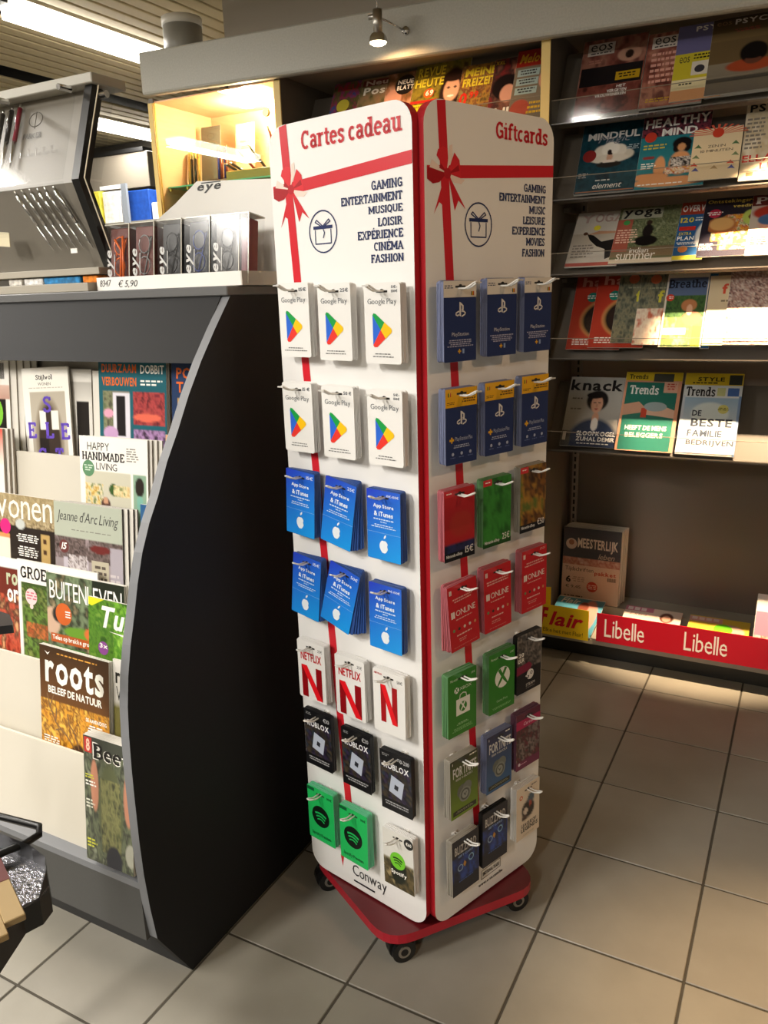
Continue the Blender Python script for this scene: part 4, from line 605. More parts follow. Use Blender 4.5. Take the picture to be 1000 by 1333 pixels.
def d_apple(pr):
    def f(p):
        p.text('App Store', .2, .195, .8, .265, 'E8F0F8').text('& iTunes', .22, .30, .78, .37, 'E8F0F8').tx(.1, .40, .9, .435, 1, 'C8DCF4').tx(.4, .44, .6, .465, 1, 'C8DCF4').tx(.12, .485, .88, .51, 1, 'C8DCF4').tx(.1, .515, .9, .54, 1, 'C8DCF4').rect(0, .603, 1, .607, '8AB8E8')
        p.poly([(.5+x*.14, .80-y*.095) for x, y in apple_pts()], 'E6ECF2'); p.poly([(.50, .685), (.505, .655), (.54, .63), (.57, .625), (.565, .655), (.53, .68)], 'E6ECF2')
        p.text(pr, .72 if len(pr) < 5 else .6, .05, .95, .1 if len(pr) < 5 else .085, 'E8F0F8', 'r'); slot(p)
    P = Pt('1A4AC8', 10, 16); t = np.clip(P.Y*.8+P.X*.25, 0, 1)[..., None]; P.a = np.array(sr('2A3CC0'))*(1-t)+np.array(sr('1E96E8'))*t
    return f, P, 'blue gift card with white fruit emblem and %s' % (pr.replace('€', ' euro') if '-' not in pr else 'a value range')
def d_net(pr, k):
    def f(p):
        if k: p.text('NETFLIX', .12, .19, .88, .33, 'B8141C').poly([(.13, .42), (.34, .42), (.34, .97), (.13, .97)][::-1], '8A0C14').poly([(.66, .42), (.87, .42), (.87, .97), (.66, .97)][::-1], '8A0C14').poly([(.13, .42), (.34, .42), (.87, .97), (.66, .97)][::-1], 'E01822')
        else: p.text('NETFLIX', .05, .05, .3, .08, 'B8141C').poly([(.24, .22), (.40, .22), (.40, .82), (.24, .82)][::-1], 'A00E16').poly([(.6, .22), (.76, .22), (.76, .82), (.6, .82)][::-1], 'A00E16').poly([(.24, .22), (.40, .22), (.76, .82), (.6, .82)][::-1], 'E01822')
        p.text(pr, .76, .08, .93, .13, '3A3A3A', 'r'); slot(p, .09)
    return f, None, ('white gift card with %s red letter N' % ('a tall' if k else 'a smaller centred'))
def d_rob(pr):
    def f(p):
        p.rect(0, .0, 1, .2, '151517').text('ROBLOX', .12, .19, .92, .29, 'E8E8EA', 'b').text(pr, .72 if len(pr) < 4 else .55, .06, .94, .13, 'C8C8CA', 'r').tx(.08, .05, .3, .1, 2, '8A8A8A', 'l')
        p.poly([(.36, .38), (.76, .45), (.66, .74), (.26, .67)][::-1], 'B4BCCC').poly([(.46, .52), (.58, .54), (.55, .62), (.43, .60)][::-1], '2A2A32').rect(0, .8, 1, 1, '151517').tx(.1, .84, .9, .92, 2, 'A8A8AA'); slot(p, .12)
    P = Pt('18181C', 20, 30).n(0, .2, 1, .82, ['15151A', '3A2E4A', '18181E', '4A4030', '14141A', '2A3A4A'], 7, 5)
    return f, P, 'black gift card with tilted silver square, %s' % (pr.replace('€', '')+' euro' if len(pr) < 4 else 'a value range')
def spo(p, cx, cy, r, c, k):
    p.circ(cx, cy, r, c)
    for i, (q, t) in enumerate(((.62, .13), (.5, .11), (.4, .09))):
        yy = cy-(.30-.28*i)*r/CHt; p.line([(cx+q*r/CW*x_, yy+(.16*x_*x_+.06*x_)*r/CHt) for x_ in (-1, -.66, -.33, 0, .33, .66, 1)], r*t*1.3, k)
def d_spo(pr, k):
    if k:
        def f(p): spo(p, .48, .52, .0285, '0E1A12', '1FBF5E'); p.text('Spotify Premium', .12, .85, .84, .93, '0E3A20', 'b').text(pr, .76, .08, .94, .13, '0E3A20').rect(.0, .02, .28, .08, '0E5A30'); slot(p)
        return f, Pt('22B85C', 2, 2), 'green gift card with a black disc of three arcs, '+pr.replace('€', 'euro')
    def f(p):
        p.circ(.86, .11, .013, '1C1E1C').text('€60', .77, .08, .95, .14, W_); spo(p, .48, .5, .0215, '6FC22E', '12200E'); p.text('Spotify', .25, .68, .76, .77, W_); slot(p)
    return f, Pt('DAD8D0', 20, 30).r(0, .5, 1, 1, '8A8268').n(0, .52, 1, 1, ['2A2A1E', '6A5A3A', '1E241A', 'A8946A'], 5, 4).e(.5, .66, .3, .28, '1E2218').r(0, .3, 1, .5, 'D8D6CE'), 'pale gift card with lime disc above a dark photo'
def pslogo(p, cx, cy, s_=1, c='D8D4D0'):
    X = lambda x, y: (cx+x*.16*s_, cy-y*.105*s_)
    p.poly([X(-.18, 1), X(.12, .9), X(.12, -.75), X(-.18, -.62)][::-1], c); p.poly([X(.12, .9), X(.62, .55), X(.62, .05), X(.42, -.08), X(.2, .08), X(.34, .2), X(.34, .5), X(.12, .62)][::-1], c)
    p.line([X(-.25, -.1), X(-.8, -.3), X(-.85, -.5), X(-.55, -.62), X(-.25, -.5)], .0026, c); p.line([X(.2, -.1), X(.6, -.12), X(.95, -.3), X(.85, -.5), X(.25, -.72)], .0026, c)
def d_ps(k):
    def f(p):
        if k == 0: p.rect(0, 0, 1, .2, 'D9D2C8').tx(.03, .05, .3, .1, 2, '3A4058', 'l').rect(.84, .13, .87, .18, '1A1A1A').rect(.87, .13, .9, .18, 'D8B020').rect(.9, .13, .93, .18, 'B82A20').text('PlayStation', .24, .63, .76, .69, 'C8C8D0', 'r').tx(.1, .72, .9, .82, 4, 'A8A8C0').rect(.42, .86, .52, .88, 'D8A020').rect(.455, .84, .485, .90, 'D8A020').rect(.56, .84, .62, .9, '8AA0C8'); pslogo(p, .5, .36)
        else: p.rect(0, 0, 1, .24, 'E2A818').rect(.08, .05, .11, .1, '1A1A1A').rect(.11, .05, .14, .1, 'D8D020').rect(.14, .05, .17, .1, 'B82A20').tx(.45, .1, .95, .2, 3, '5A4210', 'r').tx(.05, .17, .32, .21, 2, '5A4210', 'l').rect(.12, .655, .26, .685, 'E0A820').rect(.17, .63, .21, .71, 'E0A820').text('PlayStation Plus', .3, .635, .85, .705, 'A8B0C8', 'r').tx(.2, .74, .8, .79, 2, 'A8B0C8'); pslogo(p, .5, .40); [p.circ(x, .86, .0034, 'A8B0C8', 8) for x in (.22, .5, .78)]; [p.tx(x-.1, .9, x+.1, .92, 1, '6A78A8') for x in (.22, .5, .78)]
        slot(p, .07)
    return f, Pt('22305E', 2, 2), ('navy gift card with cream head strip and interlocked letter emblem', 'navy gift card with yellow head strip and interlocked letter emblem')[k]
def d_nin(k):
    bgs = [Pt('B02228', 16, 24).g(.0, .55, 'B8242A', '9A1C22').n(0, .75, 1, 1, ['16182A', '2A2E5A', '1A1E3A'], 3, 3).e(.55, .5, .4, .2, 'A83A2A', .5), Pt('2E7A2C', 16, 24).n(0, 0, 1, 1, ['2A6A26', '3A8A34', '225A20'], 3, 4), Pt('4A3020', 16, 24).n(0, 0, 1, 1, ['2A1E18', '8A5A24', '3A2418', 'A87A30', '5A6A2A'], 3, 9)]
    pr = ('15€', '25€', '€50')[k]
    def f(p): p.rect(.0, .01, .3, .1, 'C82830').tx(.05, .04, .26, .07, 1, W_).rect(0, .88 if k != 1 else .93, 1, 1, '16161C' if k != 1 else '1E4A1C').text('Nintendo eShop', .06, .9, .58, .96, 'D8D8D8').text(pr, .68, .84, .95, .94, 'E8E4E0', 'r'); slot(p, .075)
    return f, bgs[k], ('red and dark blue gift card, 15 euro', 'plain green gift card, 25 euro', 'brown and gold gift card, 50 euro')[k]
def d_onl(k):
    def f(p):
        p.rect(.06, .06, .14, .13, 'D8C8C0').rect(.098, .06, .104, .13, 'B81E28').tx(.1, .2, .9, .28, 2, 'E0A8A0').rect(.08, .39, .2, .49, 'E8DCD4').rect(.135, .39, .145, .49, 'B81E28').text('ONLINE', .24, .39, .9, .48, 'E8DCD4', 'r').tx(.2, .52, .8, .55, 1, 'E0A8A0')
        for i, c in enumerate(('6A8A5A', '3A3A30', 'D8C8B8', 'D8C8C0', 'C8885A')): p.circ(.14+.18*i, .68, .0035, c, 8)
        p.tx(.2, .76, .75, .8, 1, 'E8B8B0').tx(.25, .83, .6, .89, 2, 'D89088').tx(.1, .94, .9, .96, 1, 'D07870'); slot(p, .09)
        if k: p.tx(.7, .03, .95, .07, 2, 'E0A8A0')
    return f, Pt('BE2028', 2, 2), 'red gift card with a white online wordmark'
def d_xb(k):
    def X(p, cx, cy, r, a='E4E4DC', b='2E7A22'):
        p.circ(cx, cy, r, a)
        for s_ in (-1, 1): p.poly([(cx+s_*x*r/CW, cy-y*r/CHt) for x, y in ((-.62, .78), (-.3, .9), (.05, .3), (.5, -.35), (.72, -.72), (.6, -.82), (.1, -.3), (-.35, .35))], b)
    def f(p):
        if k == 0: X(p, .3, .27, .007); p.text('XBOX', .4, .24, .82, .29, 'D8E8D0', 'r'); p.poly([(.28, .42), (.76, .42), (.76, .68), (.28, .68)][::-1], 'E4E4DC'); p.line([(.4, .42), (.42, .36), (.52, .34), (.62, .36), (.64, .42)], .002, 'E4E4DC'); X(p, .52, .56, .0115, '2E7A22', 'E4E4DC'); p.tx(.3, .8, .7, .84, 2, 'A8D0A0').tx(.12, .87, .88, .93, 3, '8AC080')
        else: X(p, .52, .44, .0245); p.text('Game Pass', .3, .79, .72, .83, 'A8D0A0', 'r').tx(.12, .9, .88, .94, 2, '8AC080')
        p.text('Microsoft', .08, .07, .34, .11, 'D8E8D0', 'r'); p.text('25€', .8, .07, .94, .1, 'D8E8D0', 'r'); slot(p)
    return f, Pt('2E7A22', 2, 2), ('green gift card with a white shopping bag emblem', 'green gift card with big white crossed ball')[k]
def d_stm():
    def f(p):
        p.text('20', .08, .3, .28, .37, W_).text('EUR', .06, .39, .3, .46, W_).poly([(0, .52), (.5, .5), (.62, .56), (.55, .64), (0, .66)][::-1], '7A1A38').circ(.55, .72, .0125, 'DCD8D4').circ(.6, .7, .0042, '1A1518').circ(.6, .7, .0026, 'DCD8D4').circ(.46, .75, .0036, '1A1518').line([(.46, .75), (.36, .72)], .003, 'DCD8D4').text('STEAM', .38, .86, .74, .91, 'C8C4C0', 'r').tx(.38, .93, .75, .95, 1, '8A8888'); slot(p)
    return f, Pt('1A1618', 20, 32).n(0, 0, 1, .6, ['2A2624', '6A625C', '1E1C1C', '8A8078', '2A2424'], 9, 7), 'black gift card with round white crank emblem'
def d_for(k):
    bg = [Pt('4A5228', 8, 20).g(0, 1, '2A2E20', '6A8A1E'), Pt('2E4A78', 8, 20).g(0, 1, '2C2A4A', '2A5A8A')][k]
    def f(p): p.text('FORTNITE', .1, .14, .95, .31, 'C8C8C8', 'b').text('1000 V-BUCKS', .2, .33, .8, .37, 'B8B8B8'); [p.circ(x, y, r, c) for x, y, r, c in ((.42, .58, .016, '5A605C'), (.6, .55, .014, '6A706C'), (.52, .66, .018, '7A807C'))]; p.circ(.52, .66, .014, '4A504C').circ(.52, .66, .010, '8A908C').text('V', .46, .63, .58, .69, '3A403C').rect(.08, .87, .92, .95, '1E2218').tx(.12, .89, .88, .93, 2, '8A8E78').tx(.7, .03, .95, .07, 1, W_).rect(.08, .04, .1, .08, 'D8D8D8'); slot(p, .07)
    return f, bg, ('olive to lime gift card with grey coin pile', 'blue gift card with grey coin pile')[k]
def d_mag(): 
    def f(p): p.rect(0, .12, 1, .27, 'A81E50').text('Cartes', .3, .17, .7, .23, 'E0B0C0', 'i').rect(0, .86, 1, 1, '6A2448').tx(.1, .9, .5, .93, 1, 'D8A0B8').circ(.14, .9, .004, 'D8D0D8'); slot(p, .08)
    return f, Pt('5A2038', 20, 32).n(0, .27, 1, .86, ['2A2226', '8A7A78', '3A2A2A', '6A2A38', '2A3028'], 7, 2), 'magenta banded gift card over a dark grey battle picture'
def d_bli():
    def f(p): p.text('BLIZZARD', .1, .12, .9, .27, 'B8B4B0', 'b').text('GIFT CARD', .22, .30, .78, .34, '8AA8D8'); p.line([(.3+.09*math.cos(a/8*2*PI), .53+.055*math.sin(a/8*2*PI)) for a in range(9)], .0024, '8AA8C8').line([(.7+.09*math.cos(a/8*2*PI), .45+.055*math.sin(a/8*2*PI)) for a in range(9)], .0024, '8AB8D8').poly([(.4, .5), (.45, .44), (.52, .5), (.46, .56)], 'B8863A').tx(.2, .76, .8, .8, 1, '3A5A9A'); slot(p, .08)
    return f, Pt('14182A', 16, 28).n(0, .3, 1, .75, ['141C3A', '2448A0', '182A5A', '0E1428'], 4, 3), 'midnight blue gift card with glowing round emblems'
def d_lol():
    def f(p): p.text('LEAGUE OF', .22, .72, .85, .79, '1A1818').text('LEGENDS', .2, .8, .92, .88, '1A1818').circ(.2, .2, .006, 'C85A2A').circ(.2, .2, .003, 'E8D8C8').tx(.25, .93, .8, .97, 2, 'A89A8A').tx(.6, .05, .9, .09, 1, '4A4A4A'); slot(p)
    return f, Pt('D8C8B4', 20, 32).e(.5, .48, .3, .18, '2A2422').e(.62, .3, .16, .1, '4A5A6A').e(.4, .5, .1, .07, 'D0C0B0').e(.35, .62, .14, .06, '4A3A34').e(.6, .4, .06, .06, 'A84A3A').r(0, .7, 1, 1, 'D8C8B4').r(0, 0, 1, .12, 'D8C8B4'), 'cream gift card with a dark armoured figure and black words'
EDG = {'w': mat('card_white', 'E6E4E0', .45), 'b': mat('card_blue', '2A4A8A', .4), 'k': mat('card_black', '1C1C1E', .35), 'g': mat('card_green', '5FB98A', .45), 'n': mat('card_navy', '7880A0', .45), 'r': mat('card_red', 'B4626A', .45), 'x': mat('card_xbox', '5A8A5A', .45), 'o': mat('card_grey', '9A9488', .45), 'p': mat('card_plum', '6A4458', .45)}
CARDM = {k: MB().prism(rrect(-CW/2, -CHt, CW/2, 0, .005, 3), 1, 0, .0017, m).obj('m').data for k, m in EDG.items()}
for o in [o for o in COL.objects if o.name.split('.')[0] == 'm']: bpy.data.objects.remove(o)
HOOK = MB(); 
for s_ in (-1, 1): HOOK.tube([(s_*.0045, 0, 0), (s_*.0045, -.052, 0), (s_*.0045, -.060, .003), (s_*.0045, -.072, .009)], .0019, WIRE, 6)
HOOK.tube([(-.0045, -.072, .009), (0, -.0745, .0102), (.0045, -.072, .009)], .0019, WIRE, 6); HOOK.box(-.009, -.002, -.004, .009, 0, .004, WIRE)
o = HOOK.obj('m'); HOOKM = o.data; HOOKM.shade_smooth(); bpy.data.objects.remove(o)
HT_ = MB().box(-.008, -.079, .008, .008, -.0765, .0105, mat('price_clip', 'C9C6C0', .3)); o = HT_.obj('m'); HTM = o.data; bpy.data.objects.remove(o)
WZ = Vector
def stack(pn, ang, org, uvw, dsn, edge, slant, row, col, n=7, depth=.034):
    f, bg, desc = dsn; u, v = uvw; L = lambda x, y, z: (org[0]+x*math.cos(ang)-y*math.sin(ang), org[1]+x*math.sin(ang)+y*math.cos(ang), z)
    where = '%s row %s, %s panel' % (row, col, 'left' if pn is p1 else 'right'); uc = u+CW/2; hz = v-.0144
    h = link('hook', HOOKM, pn, (uc, 0, hz+.001)); 
    if row in ('top', 'second'): link('price_clip', HTM, h, (0, 0, 0))
    def place(o, d, sl):
        a = math.radians(sl); o.location = L(uc+math.sin(-a)*-.0144*0, -d, v); px, pz = uc, hz
        x = px+.0144*math.sin(a); z = pz+.0144*math.cos(a); o.location = L(x, -d, z); o.rotation_euler = (Matrix.Rotation(ang, 4, 'Z') @ Matrix.Rotation(a, 4, 'Y')).to_euler()
    fr = link('gift_card', CARDM[edge]); place(fr, depth, slant); tag(fr, desc+', '+where, 'gift card', 'gift cards hanging on the front hooks of the stand')
    if bg is not None:
        gm = MB(); cov = gridmesh('face_print', bg, CW-.001, CHt-.001, fr, y=-.0003); cov.location = (-CW/2+.0005, 0, -CHt+.0005)
    p = Pr(CW, CHt); f(p); p.emit('card_lettering', fr, None, (-CW/2, 0, -CHt))
    for i in range(n):
        t = (i+1)/n; b = link('gift_card', CARDM[edge]); place(b, depth-.0026*(i+1), slant*(1-t)*.9+random.uniform(-.8, .8)); b.location.z += random.uniform(-.0005, .0015)
        tag(b, '%s card behind the front one, %s' % (desc.split(' gift card')[0], where), 'gift card', 'gift cards stacked behind, '+where)
RN = ['top', 'second', 'third', 'fourth', 'fifth', 'sixth', 'bottom']; CN = ['left', 'middle', 'right']
U1 = [[(.037, 1.506), (.148, 1.502), (.268, 1.499)], [(.032, 1.310), (.146, 1.308), (.267, 1.306)], [(.027, 1.124), (.144, 1.118), (.257, 1.112)], [(.033, .934), (.143, .930), (.254, .916)], [(.028, .73), (.146, .726), (.256, .724)], [(.037, .558), (.155, .551), (.268, .538)], [(.032, .352), (.137, .343), (.268, .342)]]
U2 = [[(.010, 1.499), (.126, 1.502), (.235, 1.503)], [(.012, 1.306), (.121, 1.308), (.232, 1.311)], [(.006, 1.114), (.117, 1.117), (.232, 1.124)], [(.012, .920), (.119, .928), (.241, .938)], [(.012, .724), (.137, .729), (.230, .743)], [(.016, .525), (.131, .534), (.232, .548)], [(.020, .325), (.119, .347), (.236, .354)]]
D1 = [[(d_google('15€'), 'w', 0), (d_google('25€'), 'w', 0), (d_google('5-'), 'w', 0)], [(d_google('15 €'), 'w', 0), (d_google('50 €'), 'w', 0), (d_google('5-'), 'w', 0)],
      [(d_apple('15€'), 'b', 4), (d_apple('25€'), 'b', 10), (d_apple('10€-150€'), 'b', 1)], [(d_apple('15€'), 'b', 7), (d_apple('50€'), 'b', 16), (d_apple('10€-150€'), 'b', 1)],
      [(d_net('25€', 1), 'w', 0), (d_net('25€', 1), 'w', 0), (d_net('50€', 0), 'w', 0)], [(d_rob('€10'), 'k', 0), (d_rob('€20'), 'k', 0), (d_rob('€10-200'), 'k', -1)], [(d_spo('10€', 1), 'g', 0), (d_spo('30€', 1), 'g', 1), (d_spo('', 0), 'w', -1)]]
D2 = [[(d_ps(0), 'n', 0)]*3, [(d_ps(1), 'n', 0)]*3, [(d_nin(0), 'r', 0), (d_nin(1), 'x', 0), (d_nin(2), 'o', 0)], [(d_onl(0), 'r', -5), (d_onl(0), 'r', -2), (d_onl(1), 'r', -1)],
      [(d_xb(0), 'x', 0), (d_xb(1), 'x', 0), (d_stm(), 'k', 0)], [(d_for(0), 'o', -1), (d_for(1), 'n', 0), (d_mag(), 'p', 0)], [(d_bli(), 'o', -1), (d_bli(), 'k', 0), (d_lol(), 'w', -1)]]
for pn, ang, org, U_t, D_ in ((p1, a1, PA, U1, D1), (p2, a2, PC_, U2, D2)):
    for i in range(7):
        for j in range(3): stack(pn, ang, org, U_t[i][j], D_[i][j][0], D_[i][j][1], D_[i][j][2], RN[i], CN[j], n=6 if D_[i][j][1] != 'k' else 4)
# ================================================================ ON THE COUNTER
def plain(mb, name, label, cat, group=None, loc=(0, 0, 0), rot=(0, 0, 0)): return tag(mb.obj(name, None, loc, rot), label, cat, group)
WC = mat('white_card', 'F2F0EA', .5)
t = empty('display_tray', (-1.3, 1.5, 1.507), 'low white cardboard tray holding the packed reading glasses, on the counter corner', 'tray'); tl = (1.3, -1.5, -1.507)
MB().box(-1.545, 1.44, 1.508, -1.112, 1.443, 1.538, WC).obj('front_lip', t, tl); MB().box(-1.112, 1.44, 1.508, -1.109, 1.60, 1.538, mat('tray_side', 'C9C2B6', .5)).obj('side_lip', t, tl); MB().box(-1.545, 1.443, 1.508, -1.112, 1.60, 1.512, WC).obj('tray_floor', t, tl)
p = Pr(1, 1, up=True); p.text('8347', -1.535, 1.532, -1.497, 1.517, '2A2A30', 'c').text('€ 5,90', -1.475, 1.530, -1.413, 1.512, '2A2A30', 'c'); p.emit('handwritten_price', t, None, (tl[0], 1.44+tl[1], tl[2]))
t = empty('header_card', (-1.28, 1.6, 1.512), 'white sloping cardboard display card with grey wordmark behind the glasses packs', 'display card'); o = MB().prism([(-1.50, 1.512), (-1.10, 1.512), (-1.105, 1.60), (-1.12, 1.738), (-1.333, 1.751), (-1.406, 1.706), (-1.48, 1.668)], 1, 1.585, 1.589, WC).obj('card', t, (1.28, -1.6, -1.512))
p = Pr(1, 1, up=True); p.text('eye', -1.333, 1.742, -1.262, 1.723, '4A4A4A', 'i').rect(-1.32, 1.7465, -1.262, 1.744, '4A4A4A'); p.emit('wordmark', o, None, (0, 1.585, 0))
GP = [(-1.535, .066, '6A2E22', 'E06A2A', 'brown pack with orange reading glasses'), (-1.453, .062, '6E3226', '8A8A8A', 'rust pack with clear rimmed reading glasses'), (-1.368, .06, '1E1C1C', '3A3A3A', 'black pack with dark reading glasses'), (-1.288, .062, '1C1E26', '3A4A8A', 'black pack with blue reading glasses'), (-1.210, .066, '5A5652', '1E1C1C', 'grey pack with thin black rimmed glasses'), (-1.140, .022, '7A1E2A', 'B02A3A', 'dark red pack edge at the right end')]
s12 = math.sin(math.radians(8)); 
for i, (x, w_, cb, cg, lab) in enumerate(GP):
    t = empty('glasses_pack', (x, 1.455, 1.512), lab+' in the row on the tray', 'reading glasses', 'packed reading glasses on the tray', (math.radians(-8), 0, 0))
    MB().box(.004, .014, .004, w_-.002, .055, .142, mat('pack_core_'+cb, cb, .4), .002).obj('insert', t)
    m_ = mat('frame_'+cg, cg, .25); q = MB(); cx = w_*.62
    if w_ > .03:
        for cz in (.10, .052): q.tube([(cx+.017*math.cos(a/12*2*PI), .008, cz+.0205*math.sin(a/12*2*PI)) for a in range(13)], .0016, m_, 6)
        q.tube([(cx-.012, .008, .081), (cx-.008, .008, .076), (cx-.012, .008, .071)], .0016, m_, 6); q.tube([(cx+.016, .008, .113), (cx+.019, .011, .118), (cx-.006, .013, .03)], .0018, m_, 6)
        if i == 0: q.tube([(cx-.014, .006, .115), (cx+.006, .006, .09), (cx+.004, .006, .01)], .0028, m_, 6).tube([(cx+.012, .006, .122), (cx+.014, .006, .01)], .003, m_, 6)
        g = q.obj('glasses_frame', t, smooth=True)
        ln = MB(); [ln.add([(cx+.016*math.cos(a/12*2*PI), .0085, cz+.0195*math.sin(a/12*2*PI)) for a in range(12)], [tuple(range(12))], FILM2) for cz in (.10, .052)]; ln.obj('lens', g)
        pr_ = Pr(1, 1, up=True); V, F = layout('eye', 'i'); xs = [v[0] for v in V]; ys = [v[1] for v in V]; W0 = max(xs)-min(xs); H0 = max(ys)-min(ys)
        pr_._add([(.026-(v[1]-min(ys))/H0*.021+.0, .028+(v[0]-min(xs))/W0*.062) for v in V], F, 'D2D0CC'); pr_.rect(.0275, .08, .0295, .03, 'D2D0CC'); pr_.emit('wordmark', t, None, (0, .0035, 0))
    bx = MB().box(0, .002, 0, w_+.012, .0024, .150, FILM2).box(0, .0024, .15, w_+.012, .058, .1504, FILM2).box(w_+.0116, .0024, 0, w_+.012, .058, .15, FILM2); bx.obj('clear_case', t)
    MB().box(.0, .001, .147, w_+.012, .06, .1492, mat('case_edge', 'D8D6C8', .15)).box(w_+.0105, .0012, 0, w_+.0125, .003, .148, mat('case_edge', '')).obj('case_seam', t)
# pen display stand
PY = 1.43; pen = empty('pen_display_stand', (-1.85, 1.5, 1.545), 'glass fronted taupe pen display with kinked profile, black end rail and a slab top', 'pen display'); pl = (1.85, -1.5, -1.545)
X1 = -1.575
kp = [(PY+.075, 1.973), (PY, 1.76), (PY+.07, 1.562)]
bk = [(y+.035, z) for y, z in kp]
TPM = mat('pen_board', '7E786D', .45)
for (a, b) in ((0, 1), (1, 2)): MB().prism([kp[a], kp[b], (kp[b][0]+.006, kp[b][1]), (kp[a][0]+.006, kp[a][1])], 0, -2.35, X1, TPM).obj('back_board', pen, (pl[0], pl[1]+.03, pl[2]))
MB().prism([kp[0], kp[1], kp[2], (kp[2][0]+.05, 1.562), (kp[1][0]+.05, 1.76), (kp[0][0]+.05, 1.973)], 0, X1, X1+.004, BLACKP).obj('end_cheek', pen, pl)
q = MB(); fw = .030
q.prism([(kp[0][0]-.002, kp[0][1]), (kp[1][0]-.002, kp[1][1]), (kp[2][0]-.002, kp[2][1]), (kp[2][0]+.012, kp[2][1]), (kp[1][0]+.012, kp[1][1]), (kp[0][0]+.012, kp[0][1])], 0, X1+.0, X1+.024, BLACKP); q.obj('end_rail', pen, pl)
q = MB(); off = -.022
for (a, b) in ((0, 1), (1, 2)): q.prism([(kp[a][0]+off, kp[a][1]-.005), (kp[b][0]+off, kp[b][1]), (kp[b][0]+off+.003, kp[b][1]), (kp[a][0]+off+.003, kp[a][1]-.005)], 0, -2.34, X1-.008, film('pen_cover_acrylic', gl=.016, rough=.08, k=.15) if 'pen_cover_acrylic' not in MATS else MATS['pen_cover_acrylic'])
q.obj('clear_cover', pen, pl)
q = MB(); 
for (a, b) in ((0, 1), (1, 2)): q.prism([(kp[a][0]-.005, kp[a][1]-.006), (kp[b][0]-.005, kp[b][1]), (kp[b][0]+.045, kp[b][1]), (kp[a][0]+.045, kp[a][1]-.006)], 0, X1+.045, X1+.048, FILM)
q.tube([(X1+.0465, kp[0][0]-.005, kp[0][1]-.006), (X1+.0465, kp[1][0]-.005, kp[1][1]), (X1+.0465, kp[2][0]-.005, kp[2][1])], .0016, mat('acrylic_edge', 'E8E0C8', .2), 6); q.cyl((X1+.02, kp[0][0]+.01, 1.95), (X1+.055, kp[0][0]+.01, 1.95), .008, CHROME, 14); q.obj('side_guard', pen, pl)
MB().box(-2.36, PY+.062, 1.974, X1+.035, PY+.17, 1.996, mat('slab_grey', 'A8A498', .5), .002).obj('slab_top', pen, pl); MB().box(-2.36, PY+.03, 1.548, X1+.02, PY+.16, 1.564, TAUPE, .001).obj('base_slab', pen, pl)
for x in (X1-.03, X1-.25): MB().cyl((x, PY+.02, 1.965), (x, PY+.055, 1.965), .007, CHROME, 12).obj('clip', pen, pl)
def onb(x, z): 
    (a, b) = (kp[0], kp[1]) if z > 1.76 else (kp[1], kp[2]); t = (z-b[1])/(a[1]-b[1]); return (x, b[0]+(a[0]-b[0])*t+.03, z)
p = Pr(1, 1, up=True); lg = []
q = MB(); yb = onb(0, 1.93)[1]; LM = mat('logo_dark', '4A4640', .4)
def slabtext(txt, x0, z1, x1, z0, m):
    V, F = layout(txt, 's'); xs = [v[0] for v in V]; ys = [v[1] for v in V]; mb = MB(); pts = []
    for a, b in V:
        x = x0+(a-min(xs))/(max(xs)-min(xs))*(x1-x0); z = z0+(b-min(ys))/(max(ys)-min(ys))*(z1-z0); y = onb(x, z)[1]-.0012; pts.append((x, y, z))
    return mb.add(pts, F, m)
slabtext('PARKER', -1.81, 1.893, -1.742, 1.880, LM).obj('wordmark', pen, pl)
q = MB(); q.tube([onb(-1.772+.024*math.cos(a/20*2*PI), 1.925+.017*math.sin(a/20*2*PI)) for a in range(21)], .0011, LM, 5); q.tube([onb(-1.772, 1.944), onb(-1.772, 1.903)], .001, LM, 5); q.obj('emblem', pen, pl)
def pen_(x, z1, z0, dx, m1, m2, lab, grp, r=.0055):
    a = Vector(onb(x, z1))+Vector((0, -.012, 0)); b = Vector(onb(x+dx, z0))+Vector((0, -.012, 0)); d = (b-a); t = empty('pen', tuple(b), lab, 'pen', grp); A = a-b
    MB().tube([A, A*.45], r, m1, 10).obj('barrel', t, smooth=True); MB().tube([A*.45, A*.12, Vector((0, 0, 0))], r*.9, m2, 10, r*.25).obj('tip', t, smooth=True)
    MB().tube([A*1.0, A*1.06], r*.5, m2, 8).tube([A*.99+Vector((0, -r, 0)), A*.97+Vector((0, -r*1.7, 0)), A*.62+Vector((0, -r*1.3, 0))], .0011, CHROME, 6).obj('clip', t, smooth=True)
BURG = mat('burgundy_lacquer', '8A1E34', .3); PB_ = mat('black_lacquer', '1E1C1C', .3)
pen_(-1.852, 1.955, 1.812, -.008, PB_, CHROME, 'black and chrome pen in the upper row of the pen display', 'ballpoint pens in the upper row'); pen_(-1.822, 1.957, 1.812, -.006, BURG, CHROME, 'burgundy and chrome pen in the upper row of the pen display', 'ballpoint pens in the upper row'); pen_(-1.885, 1.95, 1.81, -.008, PB_, CHROME, 'black pen at the left edge, upper row of the pen display', 'ballpoint pens in the upper row')
for i, x in enumerate((-1.80, -1.772, -1.744, -1.717, -1.692, -1.660)): pen_(x, 1.747, 1.612, .052, CHROME, CHROME, 'slanted chrome pen, %s in the lower row of the pen display' % ('first from left', 'second from left', 'third from left', 'fourth from left', 'fifth from left', 'thicker, rightmost')[i], 'slanted chrome pens in the lower row', .0042 if i < 5 else .0062)
for i in range(5): q = MB().tube([onb(-1.79+.028*i, 1.84), Vector(onb(-1.79+.028*i, 1.835))+Vector((0, -.014, 0)), Vector(onb(-1.79+.028*i, 1.85))+Vector((0, -.016, 0))], .0035, FILM, 8); q.obj('pen_clip', pen, pl)
